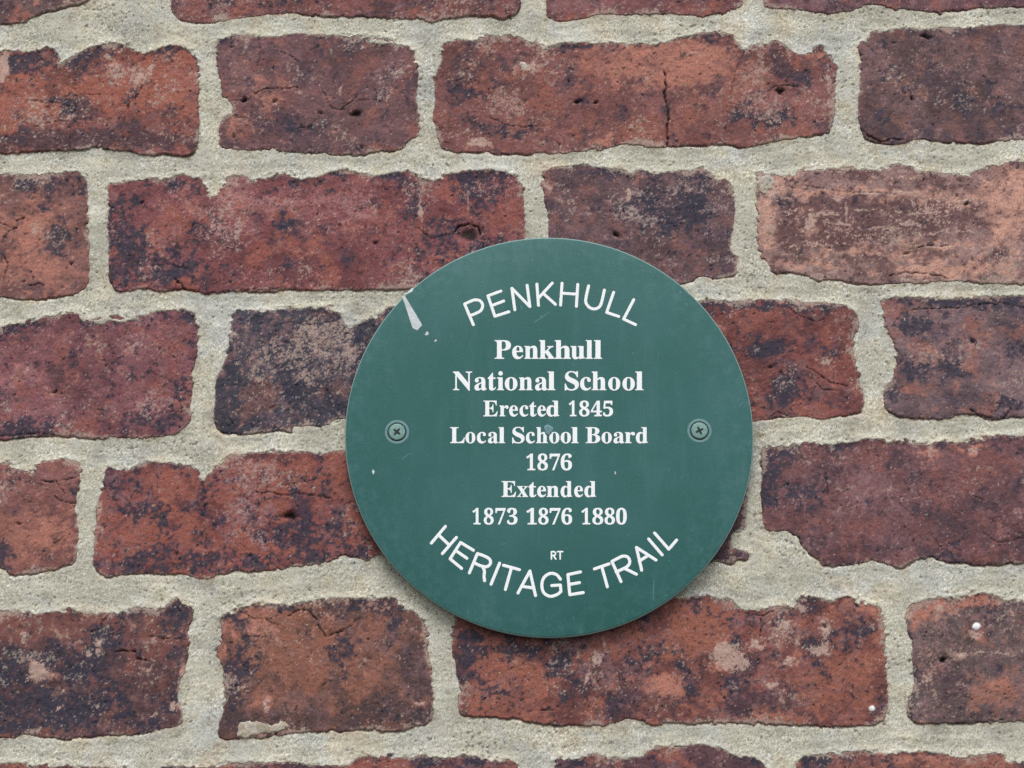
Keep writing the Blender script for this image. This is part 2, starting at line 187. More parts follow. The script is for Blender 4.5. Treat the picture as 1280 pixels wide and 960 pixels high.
# course 4
brick(P('@ -140,575 -60,572 D 0,768 30,770 50,790 90,800 125,808 140,790 170,760 230,755 280,760 300,775 298,830 290,890 270,953 F 285,20 290,80 290,150 275,190 240,205 190,215 150,225 90,238 50,235 20,215 0,210 @ -80,715 -140,712 -145,640'),
      (152, 86, 74), warm=(168, 96, 74), dark=(80, 60, 66), a=(.1, -.3, -.2, 0),
      blobs='F n 10 160 26 40 2; D d 60 800 50 20 1; D n 160 850 120 10 1; D n 240 900 60 20 .8; F s 170 110 100 60 .8; F w 60 200 60 20 1; D s 230 780 60 20 .6; F h 68 42 8 8 1.8; F n 120 150 26 20 .8; D h 10 850 8 12 1',
      cracks='D .8 155,845 200,838 250,835 290,820; D .8 200,895 240,915 290,925; D .6 30,770 40,830; F .5 160,185 200,120 240,90; D .6 210,840 240,880', off=1.2)
brick(P('D 400,785 430,795 480,800 510,780 560,768 620,770 680,775 730,790 748,832 765,835 780,800 835,770 850,740 900,738 1000,730 1080,728 1180,735 1210,730 1280,725 @ 500,562 600,560 640,560 645,630 640,700 500,698 477,693 468,695 461,703 453,700 442,696 429,692 F 1230,185 1150,200 1060,210 990,222 900,222 820,225 790,248 730,250 680,232 600,232 520,230 450,235 400,240 360,230 345,190 350,130 355,60 355,0 D 370,900 385,850 395,800'),
      (150, 72, 60), warm=(166, 82, 58), dark=(60, 50, 66), pale=(160, 128, 126), a=(.3, .2, 0, 0),
      blobs='D w 620 830 80 50 1.6; D n 500 870 30 30 1.6; D d 430 880 40 80 .8; D n 700 830 60 40 1; D n 860 830 60 40 1.2; D p 970 790 80 30 1.6; D p 900 850 70 60 1.2; D s 960 780 70 26 1; D w 1050 780 80 40 1; D w 1150 850 120 40 1.4; D n 1180 830 60 16 1.2; D d 1110 930 60 40 1.6; F h 1075 15 30 16 3.5; F p 900 50 120 60 1.8; F p 990 90 60 40 1.2; F n 1150 80 120 50 2; F n 1180 180 100 22 2.2; F n 950 190 130 26 1.8; F w 950 140 120 26 1.8; F w 480 70 80 60 2; F n 600 170 60 50 2; F n 500 190 60 40 1.6; F n 740 200 60 40 1.8; F w 680 70 50 60 1.4; F n 620 50 50 30 1.2; F d 400 60 40 50 1.4; F p 370 60 26 60 1.6; F d 380 160 40 50 1.4; F w 800 160 60 20 1.2; F w 1100 210 40 10 1; @ w 436 640 10 40 1.2; @ n 448 680 18 14 2; @ w 462 672 14 22 1.4; D w 1258 750 26 26 2; D n 1240 900 40 30 1; D n 470 940 60 30 1.5; F s 390 210 26 16 1.4; @ d 440 600 20 20 .6; D n 1000 900 120 24 1.2; F h 650 152 9 9 1.5',
      cracks='D .9 955,878 1000,880 1060,890 1120,885 1180,890 1230,905; D .6 750,840 760,890 765,953; F .5 765,60 770,120 780,190; F .7 1040,10 1060,30 1100,40; F .5 640,190 700,200; D .4 1060,850 1180,830', off=1.1)
brick(P('@ 668,568 800,566 925,560 932,600 933,640 932,656 930,664 917,664 912,676 916,686 936,690 936,703 925,700 915,706 900,703 880,704 700,706 668,700 664,630'),
      (100, 70, 74), a=(-.2, .5, 0, 0), off=.3)
brick(P('E 300,710 340,705 420,710 470,695 540,700 580,705 640,688 740,680 780,690 850,690 920,700 960,690 1050,700 1120,675 1200,672 1280,670 @ 1445,545 1452,620 1448,702 H 1280,195 1220,190 1160,200 1100,200 1050,190 1000,190 960,172 900,175 850,195 810,210 780,200 740,185 700,182 660,195 600,200 560,205 520,200 520,180 490,160 460,135 450,110 430,82 380,72 330,75 310,60 305,0 E 300,870 305,800 300,740'),
      (126, 74, 72), warm=(142, 78, 68), dark=(74, 60, 68), pale=(156, 120, 122), a=(0, .1, 0, .3),
      blobs='E n 340 760 50 60 1.8; E d 380 800 80 100 1.2; E n 320 860 30 90 1.6; E w 450 740 60 40 .6; E d 560 770 100 50 .8; E n 400 900 100 60 1.3; E n 540 830 10 50 1.6; E n 420 705 60 16 1.6; E n 600 700 60 14 1.4; E w 1100 800 180 70 1.1; E n 1000 705 60 14 1.6; E s 1080 715 40 20 2; E n 1180 690 80 18 1.4; E s 930 740 20 40 2; E p 1095 730 26 10 3; E s 890 712 30 10 2; E d 830 700 60 20 .8; E p 940 800 60 30 .8; E d 1150 900 100 40 1; H w 400 30 60 30 1; H n 620 150 60 26 1.2; H w 700 60 200 60 .6; H n 1010 150 40 30 2.4; H d 900 160 80 30 1; H w 1100 160 120 26 .8; H d 960 60 60 80 1; H d 500 60 60 60 .8; E n 730 930 120 20 1; H w 820 190 60 20 1; H p 1180 30 60 40 .8; E w 700 770 100 40 .6',
      cracks='E .8 300,720 303,800 302,900 310,950; E .8 540,800 545,860 550,890; E .5 1090,890 1140,910; H .5 930,80 960,120 980,140; E .6 555,695 590,705; H .5 1130,80 1180,110 1280,100', off=.9)
# course 5
brick(P('@ -253,765 -100,763 F 0,370 60,368 100,375 150,385 190,372 280,368 330,378 400,380 450,375 510,355 540,350 590,370 620,350 650,320 690,340 720,360 718,400 700,430 705,480 700,540 690,590 665,640 660,700 680,740 675,790 650,800 600,810 520,830 440,830 380,835 300,842 220,850 150,835 90,825 50,840 0,845 @ -120,924 -250,922 -258,840'),
      (108, 66, 62), warm=(138, 74, 60), dark=(52, 48, 62), pale=(158, 142, 130), a=(-.1, .2, 0, 0),
      blobs='F w 60 420 120 50 1.6; F w 280 440 100 60 1.4; F n 80 640 180 90 2.6; F n 250 560 140 70 2; F n 60 760 160 60 1.8; F n 400 500 50 70 1.8; F w 560 470 120 80 .8; F w 520 650 120 60 .6; F s 150 600 40 44 2.6; F p 90 460 16 26 3; F p 130 400 20 20 3; F p 230 450 14 20 2.5; F p 375 505 18 26 3; F p 60 540 90 20 2; F p 10 610 20 30 2; F p 230 655 30 26 1.8; F p 290 620 16 16 2; F p 200 530 30 20 1.8; F n 640 700 40 60 1.8; F s 685 660 18 90 2.8; F p 580 750 30 16 2.4; F n 670 390 50 50 1.4; F n 430 780 150 30 1; F w 150 825 120 12 2; F w 30 830 40 14 2; F p 400 460 20 26 2; F d 550 780 100 30 1.2; F n 650 420 40 50 1; F p 320 695 20 10 2',
      cracks='F 1.1 340,445 370,430 395,390; F 1.1 430,520 500,518 512,545 555,550; F 1.0 500,828 580,818 650,802 672,792; F .5 560,465 620,470 690,480', off=1.0, label='dark navy-stained brick with pale drips')
brick(P('F 815,400 840,375 870,375 900,350 960,342 1030,345 1080,340 1130,335 1200,325 1270,320 G 60,320 120,325 190,318 215,340 240,360 280,380 310,400 330,440 325,500 335,560 340,620 345,700 350,760 330,790 280,800 230,815 170,820 100,812 0,818 F 1200,818 1120,820 1060,830 1000,840 900,848 820,850 812,800 830,740 835,680 830,600 825,560 805,520 820,470 825,430'),
      (124, 76, 60), warm=(158, 90, 62), dark=(76, 60, 62), pale=(176, 132, 118), a=(.2, .1, -.2, 0),
      blobs='F w 980 400 90 60 1.8; F s 960 430 60 40 1; F w 1150 560 160 130 1.2; F n 900 560 60 120 1.5; F s 820 520 14 60 2; F p 960 500 50 80 1.2; F s 985 710 18 30 2.4; F d 860 720 40 80 1.2; F n 880 620 40 50 1; F d 1000 760 160 40 1; F n 1250 480 40 50 1.4; F d 1230 400 60 60 1; F n 1090 350 60 16 1.6; F n 850 390 40 20 1.2; F p 1240 400 14 14 2.4; F d 950 640 40 60 .8; G d 60 400 80 60 1; G n 70 350 60 24 1.4; G p 120 350 60 30 1.4; G w 150 345 14 16 3; G n 210 410 40 26 1.8; G d 250 520 90 80 .7; G n 30 520 40 40 1; G d 150 720 100 50 1.3; G d 280 650 60 120 .8; G s 310 715 30 14 1.8; G s 230 350 40 26 1; G n 320 420 20 60 1; G w 80 600 100 80 .5; F d 1180 790 120 20 1',
      cracks='F 1.0 1070,385 1100,365 1150,370 1180,400 1195,440 1215,470 1280,440; F .6 890,370 930,390 990,400 1040,420; G .7 0,440 40,425 60,405; F .5 1190,360 1185,400; F .4 900,470 960,460 1000,470', off=.9)
brick(P('@ 575,752 700,748 820,748 H 0,325 30,318 70,308 110,318 150,325 185,325 200,345 240,365 300,365 350,352 400,355 430,350 435,330 460,312 490,315 530,320 560,330 590,315 620,310 660,335 700,350 740,345 755,380 765,430 760,500 765,560 775,600 770,640 778,700 770,750 760,785 700,795 620,800 560,800 480,795 420,795 330,790 240,790 160,785 100,785 40,790 0,785 G 1200,790 1150,790 1120,775 1080,765 1030,785 990,795 930,798 850,795 780,795 720,790 680,780 650,765 610,775 580,765 520,765 460,760 440,740 435,700 450,660 440,620 425,560 416,500 415,460'),
      (142, 74, 60), warm=(168, 88, 60), dark=(68, 52, 62), pale=(172, 136, 128), a=(.2, .2, 0, 0),
      blobs='G d 450 560 40 120 1.6; G n 480 540 30 80 1.6; G n 480 480 40 40 1; G w 680 640 90 60 1.6; G w 560 580 60 60 .8; G n 570 660 40 26 2.4; G w 500 730 60 30 1.2; G n 525 740 14 18 2.4; G w 720 760 120 24 1.4; G n 820 590 60 40 2; G n 690 520 80 40 1.2; G n 850 680 30 20 2; G p 940 590 16 50 3; G p 975 500 12 40 2.6; G p 905 635 20 16 2.4; G w 1030 510 60 60 1.4; G n 1150 500 60 80 1.2; G d 1050 610 130 80 1.2; G p 1060 580 90 40 .8; G p 1160 540 18 26 2; G s 1200 650 60 40 2; G d 1060 720 140 50 1; G p 985 770 18 16 2.4; G w 1180 740 60 50 .8; H w 60 430 110 90 1.2; H n 20 580 30 100 1; H s 160 560 50 40 2.2; H p 170 500 60 40 1.6; H n 210 480 30 26 2; H p 260 490 60 30 2; H p 390 430 50 40 1.8; H n 380 410 40 30 1.4; H n 560 450 50 40 1.6; H p 520 520 60 30 2.2; H s 410 550 40 30 1.4; H p 350 570 30 30 1.6; H p 360 640 60 26 1.6; H n 190 650 40 26 2; H p 190 655 26 16 2; H n 50 655 30 20 1.8; H w 680 550 90 40 1.6; H w 640 640 90 60 1.2; H p 700 580 50 80 1.4; H n 700 480 50 60 1; H s 700 350 50 20 1.6; H w 740 370 20 20 1.6; H d 620 400 80 60 .8; H p 480 350 40 26 1.4; H w 60 740 50 30 1.8; H s 300 770 120 12 1.6; H d 450 720 120 40 1; H d 300 700 100 40 .8; H n 260 620 30 26 1.4; H p 540 420 20 26 2; H o 713 731 11 10 4; H h 533 425 10 7 2; H n 60 320 60 10 1.6; @ d 700 790 60 10 .6; H s 195 340 20 24 1',
      cracks='H 1.0 300,395 303,430 297,465; H .5 230,430 255,420 280,440; G .6 420,460 440,470; G .5 700,740 760,735 800,740; H .6 240,375 300,385 350,372', off=1.0)
brick(P('H 845,360 860,335 900,330 940,320 980,315 1030,325 1080,305 1130,300 1180,315 1220,330 1280,335 @ 1370,750 1392,760 1394,840 1390,900 H 1280,778 1240,782 1180,785 1100,785 1000,790 920,790 880,785 850,775 845,740 850,700 870,650 870,600 860,540 870,500 850,450 845,400'),
      (116, 86, 80), warm=(162, 96, 72), dark=(80, 62, 66), pale=(160, 130, 118), a=(-.2, .2, .2, 0),
      blobs='H s 930 350 100 26 2.6; H w 930 350 110 30 1.4; H s 1130 325 70 26 2.4; H w 1100 335 90 30 1.2; H w 860 380 20 30 2; H p 970 362 24 18 3; H n 1200 365 80 26 1.4; H n 900 430 60 30 .8; H p 930 440 60 40 1.2; H o 1103 424 17 15 4; H s 1100 460 26 16 2.6; H h 986 546 17 15 5; H p 1080 528 100 9 2.8; H p 1020 540 30 20 2.4; H p 1220 515 80 8 1.8; H p 930 610 30 40 1.4; H s 1180 640 46 26 1.6; H w 1170 690 60 46 1.8; H w 1093 738 14 14 3; H n 860 740 20 50 2; H n 860 620 26 60 1.2; H d 1000 640 100 80 .6; H d 1180 740 60 30 1; H p 930 530 26 20 1.6; H w 1270 650 40 60 1; H d 1120 400 60 30 .6; H w 1100 640 30 10 .8',
      cracks='H 1 845,700 855,740 865,775; H .8 1000,788 1100,783 1200,778', off=1.1, label='mauve brick with a salmon top edge, a small black hole and a white spot')
# course 6
brick(P('@ -140,958 -60,956 F 0,938 80,935 130,945 @ 120,960 182,962 186,1030 180,1110 -140,1110'), (140, 76, 66), a=(.2, .3, .2, 0), blobs='F w 30 945 50 14 1.6; F n 100 950 30 10 1')
brick(P('@ 196,958 F 640,940 700,950 780,950 840,937 900,930 960,925 1000,940 1040,925 1100,930 1150,945 1200,940 1260,945 G 0,950 40,935 70,915 100,905 160,915 200,912 260,915 310,900 330,905 360,920 440,912 490,905 540,925 570,935 640,920 662,940 @ 650,1030 645,1112 400,1116 200,1112 190,1040'),
      (130, 70, 66), dark=(74, 54, 66), a=(.1, .5, 0, .2), blobs='F n 620 948 60 12 2; F n 930 940 60 14 1.6; F w 870 945 40 10 1.4; G w 210 930 60 18 2; G n 320 930 50 26 1.8; G w 100 935 60 16 1.4; G n 420 935 90 20 1.6; G w 20 950 40 10 1.4; G n 620 935 30 20 1.6')
brick(P('G 790,935 830,915 880,920 930,905 1000,910 1070,920 1130,915 1150,890 1190,872 1240,872 H 0,870 60,865 120,872 165,880 190,905 230,915 260,908 300,925 320,953 @ 962,1030 958,1112 820,1116 692,1112 688,1030'),
      (112, 68, 70), dark=(74, 56, 68), a=(0, .2, -.3, 0), blobs='G w 1200 895 40 24 2.4; G n 880 930 60 20 1; H n 290 930 40 20 1.4; H w 40 900 60 26 .6')
brick(P('H 430,953 440,920 480,905 530,905 580,900 640,890 700,890 760,900 830,900 920,892 1000,905 1060,915 1130,900 1190,895 1220,930 1280,935 @ 1450,950 1460,1030 1450,1115 1200,1118 1000,1114 992,1040'),
      (132, 74, 64), warm=(176, 98, 72), dark=(76, 60, 70), a=(.3, .2, 0, 0), blobs='H n 560 920 130 30 1.8; H p 640 895 80 10 2; H w 720 910 50 14 1.6; H s 850 915 120 20 1.6; H w 1080 930 110 26 1.8; H s 1010 935 60 20 1; H d 1250 945 60 20 1; H n 740 930 40 20 1')

# further bricks of the same bond around the view (length 215 / 102 mm, course 75 mm)
def rough_rect(u0, u1, v0, v1):
    r = np.random.default_rng(int(abs(u0 * 7 + v0 * 13)) + 1)
    pts = []
    def run(a, b, n):
        for k in range(n):
            t = k / n; pts.append((a[0] + (b[0] - a[0]) * t + r.normal(0, .7), a[1] + (b[1] - a[1]) * t + r.normal(0, .8)))
    run((u0, v1), (u1, v1), int((u1 - u0) / 9)); run((u1, v1), (u1, v0), 6); run((u1, v0), (u0, v0), int((u1 - u0) / 9)); run((u0, v0), (u0, v1), 6)
    return np.array(pts)
PAL = [((136, 74, 64), (.1, .2, 0, .2)), ((120, 78, 72), (0, .4, .1, 0)), ((146, 82, 68), (.3, .1, 0, 0)), ((100, 66, 66), (0, .7, .2, 0)), ((138, 74, 72), (.1, .2, .2, .3))]
for b in BRICKS:
    b['w'] = wall(b['poly'])
def extra(u0, u1, v0, v1):
    if u1 < X0 + 12 or u0 > X1 - 12: return
    u0, u1 = max(u0, X0 + 8), min(u1, X1 - 8)
    v0, v1 = max(v0, Y0 + 8), min(v1, Y1 - 8)
    if u1 - u0 < 25 or v1 - v0 < 20: return
    c, a = PAL[len(BRICKS) % len(PAL)]
    brick(None, c, a=a, fine=False, off=1.0)
    BRICKS[-1]['w'] = rough_rect(u0, u1, v0, v1)
rows = {}
for b in list(BRICKS):
    w = b['w']; vc = (w[:, 1].min() + w[:, 1].max()) / 2
    key = next((k for k in rows if abs(k - vc) < 25), None)
    rows.setdefault(vc if key is None else key, []).append((w[:, 0].min(), w[:, 0].max(), np.percentile(w[:, 1], 8), np.percentile(w[:, 1], 92)))
keys = sorted(rows)
for k in keys:
    r = sorted(rows[k]); v0 = np.mean([q[2] for q in r]); v1 = np.mean([q[3] for q in r])
    L = r[0][1] - r[0][0] > 150; u = r[0][0] - 11
    while u > X0:
        w_ = 103 if L else 214; extra(u - w_, u, v0, v1); u -= w_ + 11; L = not L
    L = r[-1][1] - r[-1][0] > 150; u = r[-1][1] + 11
    while u < X1:
        w_ = 103 if L else 214; extra(u, u + w_, v0, v1); u += w_ + 11; L = not L
for k, kk, s in ((keys[-1], keys[-2], 1), (keys[0], keys[1], -1)):
    r = sorted(rows[kk]); v0 = np.mean([q[2] for q in rows[k]]) + s * 75; u = r[0][0]; L = True
    extra(u - 114, u - 11, v0, v0 + 64)
    while u < X1:
        w_ = 214 if L else 103; extra(u, u + w_, v0, v0 + 64); u += w_ + 11; L = not L

EXTRA = '''J l 600 430 34 30 1.2; J l 640 445 16 10 .9; J l 735 360 16 14 1; J l 825 362 13 22 1; J l 815 415 24 16 1; J l 745 440 16 14 .9; J l 700 495 16 8 1; J l 672 405 20 10 .9; J l 775 322 12 8 .9; J l 320 398 6 12 .9; J l 302 440 7 22 .9; J l 280 485 9 18 .8; J s 450 500 40 24 2.4; J w 120 490 70 34 1.8; J w 60 550 40 20 1.4; J w 830 520 80 40 1.2; J w 890 330 50 16 1.8; J s 900 320 50 10 1.6; J d 500 545 100 26 1.3; J d 640 480 60 50 .9; J n 780 400 60 70 1; J n 20 430 16 60 1.2; J n 350 540 40 20 1.2; J n 560 340 90 14 .8; J w 540 350 60 40 1.2; J d 250 450 80 50 1; J n 120 400 80 20 1.2; J n 400 330 40 16 1.2
J s 1040 322 26 30 2.4; J s 1110 303 60 14 2.4; J s 1190 298 50 12 2; J l 1090 322 12 10 .9; J l 1166 382 16 10 .9; J l 1140 428 26 4 .8; J l 1215 424 60 3 .7; J w 1210 520 34 36 1.8; J w 1164 553 8 8 2.4; J n 1030 560 12 26 1.4; J l 1060 480 10 14 .7
K l 88 530 22 22 1.1; K l 52 446 7 14 .9; K l 226 470 10 16 .9; K l 204 490 10 8 .8; K l 146 575 10 7 .9; K l 420 575 11 46 .9; K l 398 610 8 10 .8; K p 30 500 40 10 2; K w 120 420 130 26 1.4; K w 330 440 80 50 .7; K n 120 590 160 60 1.6; K n 240 470 26 30 1.2; K n 380 430 40 40 .8; K l 240 560 7 5 .9; K l 130 610 6 6 .8; K l 352 628 12 5 .8
K s 560 392 44 12 2.2; K s 570 425 50 14 1.6; K p 590 430 60 24 1.4; K n 545 560 20 80 1.4; K n 530 400 24 18 1; K n 772 484 22 22 1.8; K d 700 640 170 20 1.8; K n 900 640 70 20 1; K n 880 380 50 20 1.4; K p 870 370 40 16 1.6; K s 880 370 20 12 1.6; K w 690 500 110 90 .9; K l 965 603 16 5 .9; K l 608 605 8 14 .9; K d 950 560 30 80 1; K n 680 385 50 10 1.2
K n 345 165 50 24 1.5; K p 600 85 50 36 1.8; K p 560 150 60 40 1.2; K n 700 225 100 36 1.6; K w 400 130 50 40 1.3; K w 310 240 70 28 1.8; K w 600 250 90 12 1.8; K n 462 170 6 70 1.4; K w 550 110 60 20 1; K n 480 290 120 14 1.2; K l 226 165 6 30 .7; K w 830 215 20 30 1.4; K n 420 270 60 12 1.2; K w 760 60 40 30 1
K n 10 268 20 26 1.8; K s 110 200 50 60 1; K w 60 230 60 40 1
I n 70 148 48 24 2; I n 215 118 30 14 1.8; I l 248 130 12 8 .9; I l 320 178 22 9 .9; I l 345 160 9 14 .9; I l 262 152 14 7 .8; I p 300 165 50 14 1.6; I l 8 150 12 44 1.2; I n 150 235 26 26 1.6; I d 230 320 230 24 1.7; I w 60 230 44 36 1.6; I n 40 320 60 16 1.2; I w 390 190 40 60 1.8; I w 240 200 60 40 1.4; I n 300 225 18 30 1.2
I n 690 290 40 24 1.8; I d 600 110 60 10 1.8; I n 925 220 12 30 1.2; I s 600 190 40 30 1; I s 610 230 30 20 1.4; I s 530 290 24 26 1.4; I l 780 210 4 20 .6; I p 880 190 26 40 1.4; I n 860 95 60 8 1.8
I n 300 605 60 46 1.8; I n 400 605 70 22 2; I n 1090 440 56 40 1.7; I p 650 470 150 24 1.6; I p 790 485 60 16 2; I n 450 520 20 24 1.4; I n 640 515 14 14 1.8; I n 330 440 14 30 1.4; I p 420 430 16 22 1.6; I l 963 480 2.5 50 .9; I l 485 500 3 60 .6; I w 1040 600 80 24 1.4; I n 990 560 40 40 1.2; I w 380 510 60 40 1; I n 880 410 50 14 1.6; I n 770 400 50 10 1.4; I s 560 470 60 40 .9; I w 560 570 120 24 .8
I n 1060 205 22 24 1.8; I w 1060 205 8 9 2.6; I l 1210 150 9 9 .9; I l 1240 120 5 22 .9; I p 1150 230 40 30 2; I l 1090 320 22 12 .8; I w 1200 280 80 30 1; I n 1180 300 90 12 1.2
I n 90 440 50 24 1.8; I s 60 560 60 60 1.2; I l 75 530 8 20 .7; I n 130 560 36 50 1; I n 185 430 16 24 1.2; I n 70 630 30 10 1.2
E n 310 345 80 26 1.4; E n 400 500 60 50 1.4; E p 900 380 80 60 1.2; E n 870 260 50 30 1.4; E n 940 430 60 30 1.6; E n 1240 360 24 40 1.4; E l 932 720 16 24 .8; E l 1085 722 20 12 .9; E l 1112 800 8 8 .9; E w 1090 260 30 20 1.6; E s 1080 708 26 12 1.6; E n 330 740 16 30 1.6; E l 1000 160 120 3 .0
C l 480 835 18 40 1.1; C l 620 790 5 40 .9; C s 640 715 160 12 3; C s 980 740 120 12 2.6; C l 830 718 60 9 1; C l 700 726 70 7 .9; C l 1050 745 60 8 .8; C l 540 800 50 5 1; C l 600 830 60 4 .9; C l 760 850 90 4 .9; C l 860 830 60 6 .9; C l 960 870 70 5 .9; C s 1240 680 50 60 2; C s 700 940 200 16 2; C n 600 760 80 20 1; C n 800 790 90 24 1;  C l 960 915 80 5 .8; C s 330 800 40 60 1.6; C l 900 800 80 5 .7; C l 700 780 60 5 .7; C s 1180 700 60 40 1.6; C l 590 740 30 6 .9; E s 450 30 140 18 2; E s 1000 40 200 30 2; E l 900 40 60 6 .7; C n 430 690 80 16 1.4; C d 560 770 140 30 1.4;  C l 350 720 24 16 .9; C l 330 850 30 50 .8; C s 1200 800 70 120 1.6; C l 560 790 40 4 .8; C l 1080 860 60 3 .7; C l 470 185 34 14 .9; C l 550 290 12 70 .7; C n 540 260 12 70 1.4; C p 290 300 60 50 1.4; C l 300 230 16 14 .7; C n 300 440 100 20 1.4; C l 440 640 20 30 .5; C d 700 860 250 70 1
B l 1075 720 10 26 1; B s 1150 230 220 70 1.4; C s 90 220 110 70 1.3; C l 60 200 30 5 .7; B w 760 260 60 20 1.2; B l 775 695 12 12 1; B l 690 260 16 10 1; B l 720 240 6 26 1; B l 765 178 9 14 1; B l 620 150 18 10 .8; B p 1180 700 90 30 1.2; B n 1150 770 80 70 1.2; B l 515 540 40 16 .8
D p 1170 360 90 90 1.4; D n 1100 450 60 90 1.4; D w 970 530 50 50 1.2; D l 345 690 0.1 0.1 0; D n 60 265 50 16 1.4; D l 320 225 10 10 .9; D s 60 290 26 20 1.4; D n 550 600 90 40 1.4; D n 130 640 110 24 1.4; D p 590 550 50 40 1.6; D w 660 520 50 20 1.6'''
EXTRA_AT = []
for q in EXTRA.replace('\n', ';').split(';'):
    t = q.split()
    if len(t) == 7:
        o_, k_ = SHEETS[t[0]], UNIT(t[0]); EXTRA_AT.append((q, at(o_[0] + float(t[2]) * k_, o_[1] + float(t[3]) * k_)))

# ------------------------------------------------------------------ relief and colour of every brick on the raster
def soften(w):
    q = np.empty((len(w) * 2, 2)); nx_ = np.roll(w, -1, axis=0)
    q[0::2] = w * .75 + nx_ * .25; q[1::2] = w * .25 + nx_ * .75
    return q
dmax = np.full((NY, NX), -30.0, np.float32)
UU, VV = np.meshgrid(XS, YS); UU = UU.astype(np.float32); VV = VV.astype(np.float32)
LIN = lambda c: lin(c).astype(np.float32)
def blobval(u, v, cx, cy, rx, ry, wu, wv):
    return np.exp(-(((u + wu - cx) / rx) ** 2 + ((v + wv - cy) / ry) ** 2))
for b in BRICKS:
    w = b['w']
    S = sub(w[:, 0].min() - 12, w[:, 0].max() + 12, w[:, 1].min() - 12, w[:, 1].max() + 12); b['S'] = S
    u, v = UU[S] + .26 * n_warp1[S], VV[S] + .26 * n_warp2[S]
    w = soften(w)
    d = segdist(w, u, v) + (.12 + .46 * sstep(-.3, 1.6, n_rag[S] + .95 * np.clip((v - np.median(v)) / 25, -1, 1))) * n_edge[S] + .10 * n_gran[S] + .12 * n_gran2[S] * sstep(-.5, 1, n_rag[S])
    b['d'] = d
    dmax[S] = np.maximum(dmax[S], d)
gv = np.zeros_like(dmax)
sm = dmax.copy()
for _ in range(3):
    sm[1:-1, 1:-1] = (sm[1:-1, 1:-1] * 2 + sm[:-2, 1:-1] + sm[2:, 1:-1] + sm[1:-1, :-2] + sm[1:-1, 2:]) / 6
gv[1:-1] = (sm[2:] - sm[:-2]) / (2 * Hs)          # >0: below a brick (mortar under its bottom edge)
bn = np.clip(gv, -1, 1)
gate = sstep(-.9, .8, n_gate)
dist = np.maximum(-dmax, 0)
Hm0 = -.22 + .07 * n_trowel + .13 * n_relief + .045 * n_gran + .055 * n_fine - .22 * np.exp(-((dist - 5) / 2.5) ** 2)
Hm0 += np.where(bn < 0, -bn, 0) * .75 * np.exp(-(dist / 2.2) ** 2)
Hm0 -= np.clip(bn, 0, 1) * (.05 + .85 * gate ** 2) * np.exp(-(dist / .8) ** 2)
# mortar smeared over brick faces
SMEARS = ['F 880,835 885,800 920,775 970,780 1010,790 1060,780 1075,795 1050,815 1000,820 960,830 920,838',
          'B 110,148 150,146 190,155 190,166 150,168 112,158',
          'C 285,660 330,650 350,670 345,700 320,720 300,715 285,690',
          'D 300,222 318,218 322,245 308,248', 'D 350,240 400,228 450,236 500,226 520,236 470,248 400,250 360,256',
          'B 665,235 690,230 705,250 690,265 670,250', 'B 742,172 775,170 778,185 745,190',
          '@ 917,664 936,662 940,690 916,686', 'C 955,355 985,350 990,375 960,380'][:8]
smear = np.full((NY, NX), -9.0, np.float32)
for s in SMEARS:
    w = wall(P(s)); S = sub(w[:, 0].min() - 5, w[:, 0].max() + 5, w[:, 1].min() - 5, w[:, 1].max() + 5)
    smear[S] = np.maximum(smear[S], segdist(w, UU[S] + .3 * n_warp2[S], VV[S] + .3 * n_warp1[S]) + .25 * n_edge[S])
Hb_all = np.full((NY, NX), -99.0, np.float32)
r3 = np.random.default_rng(3)
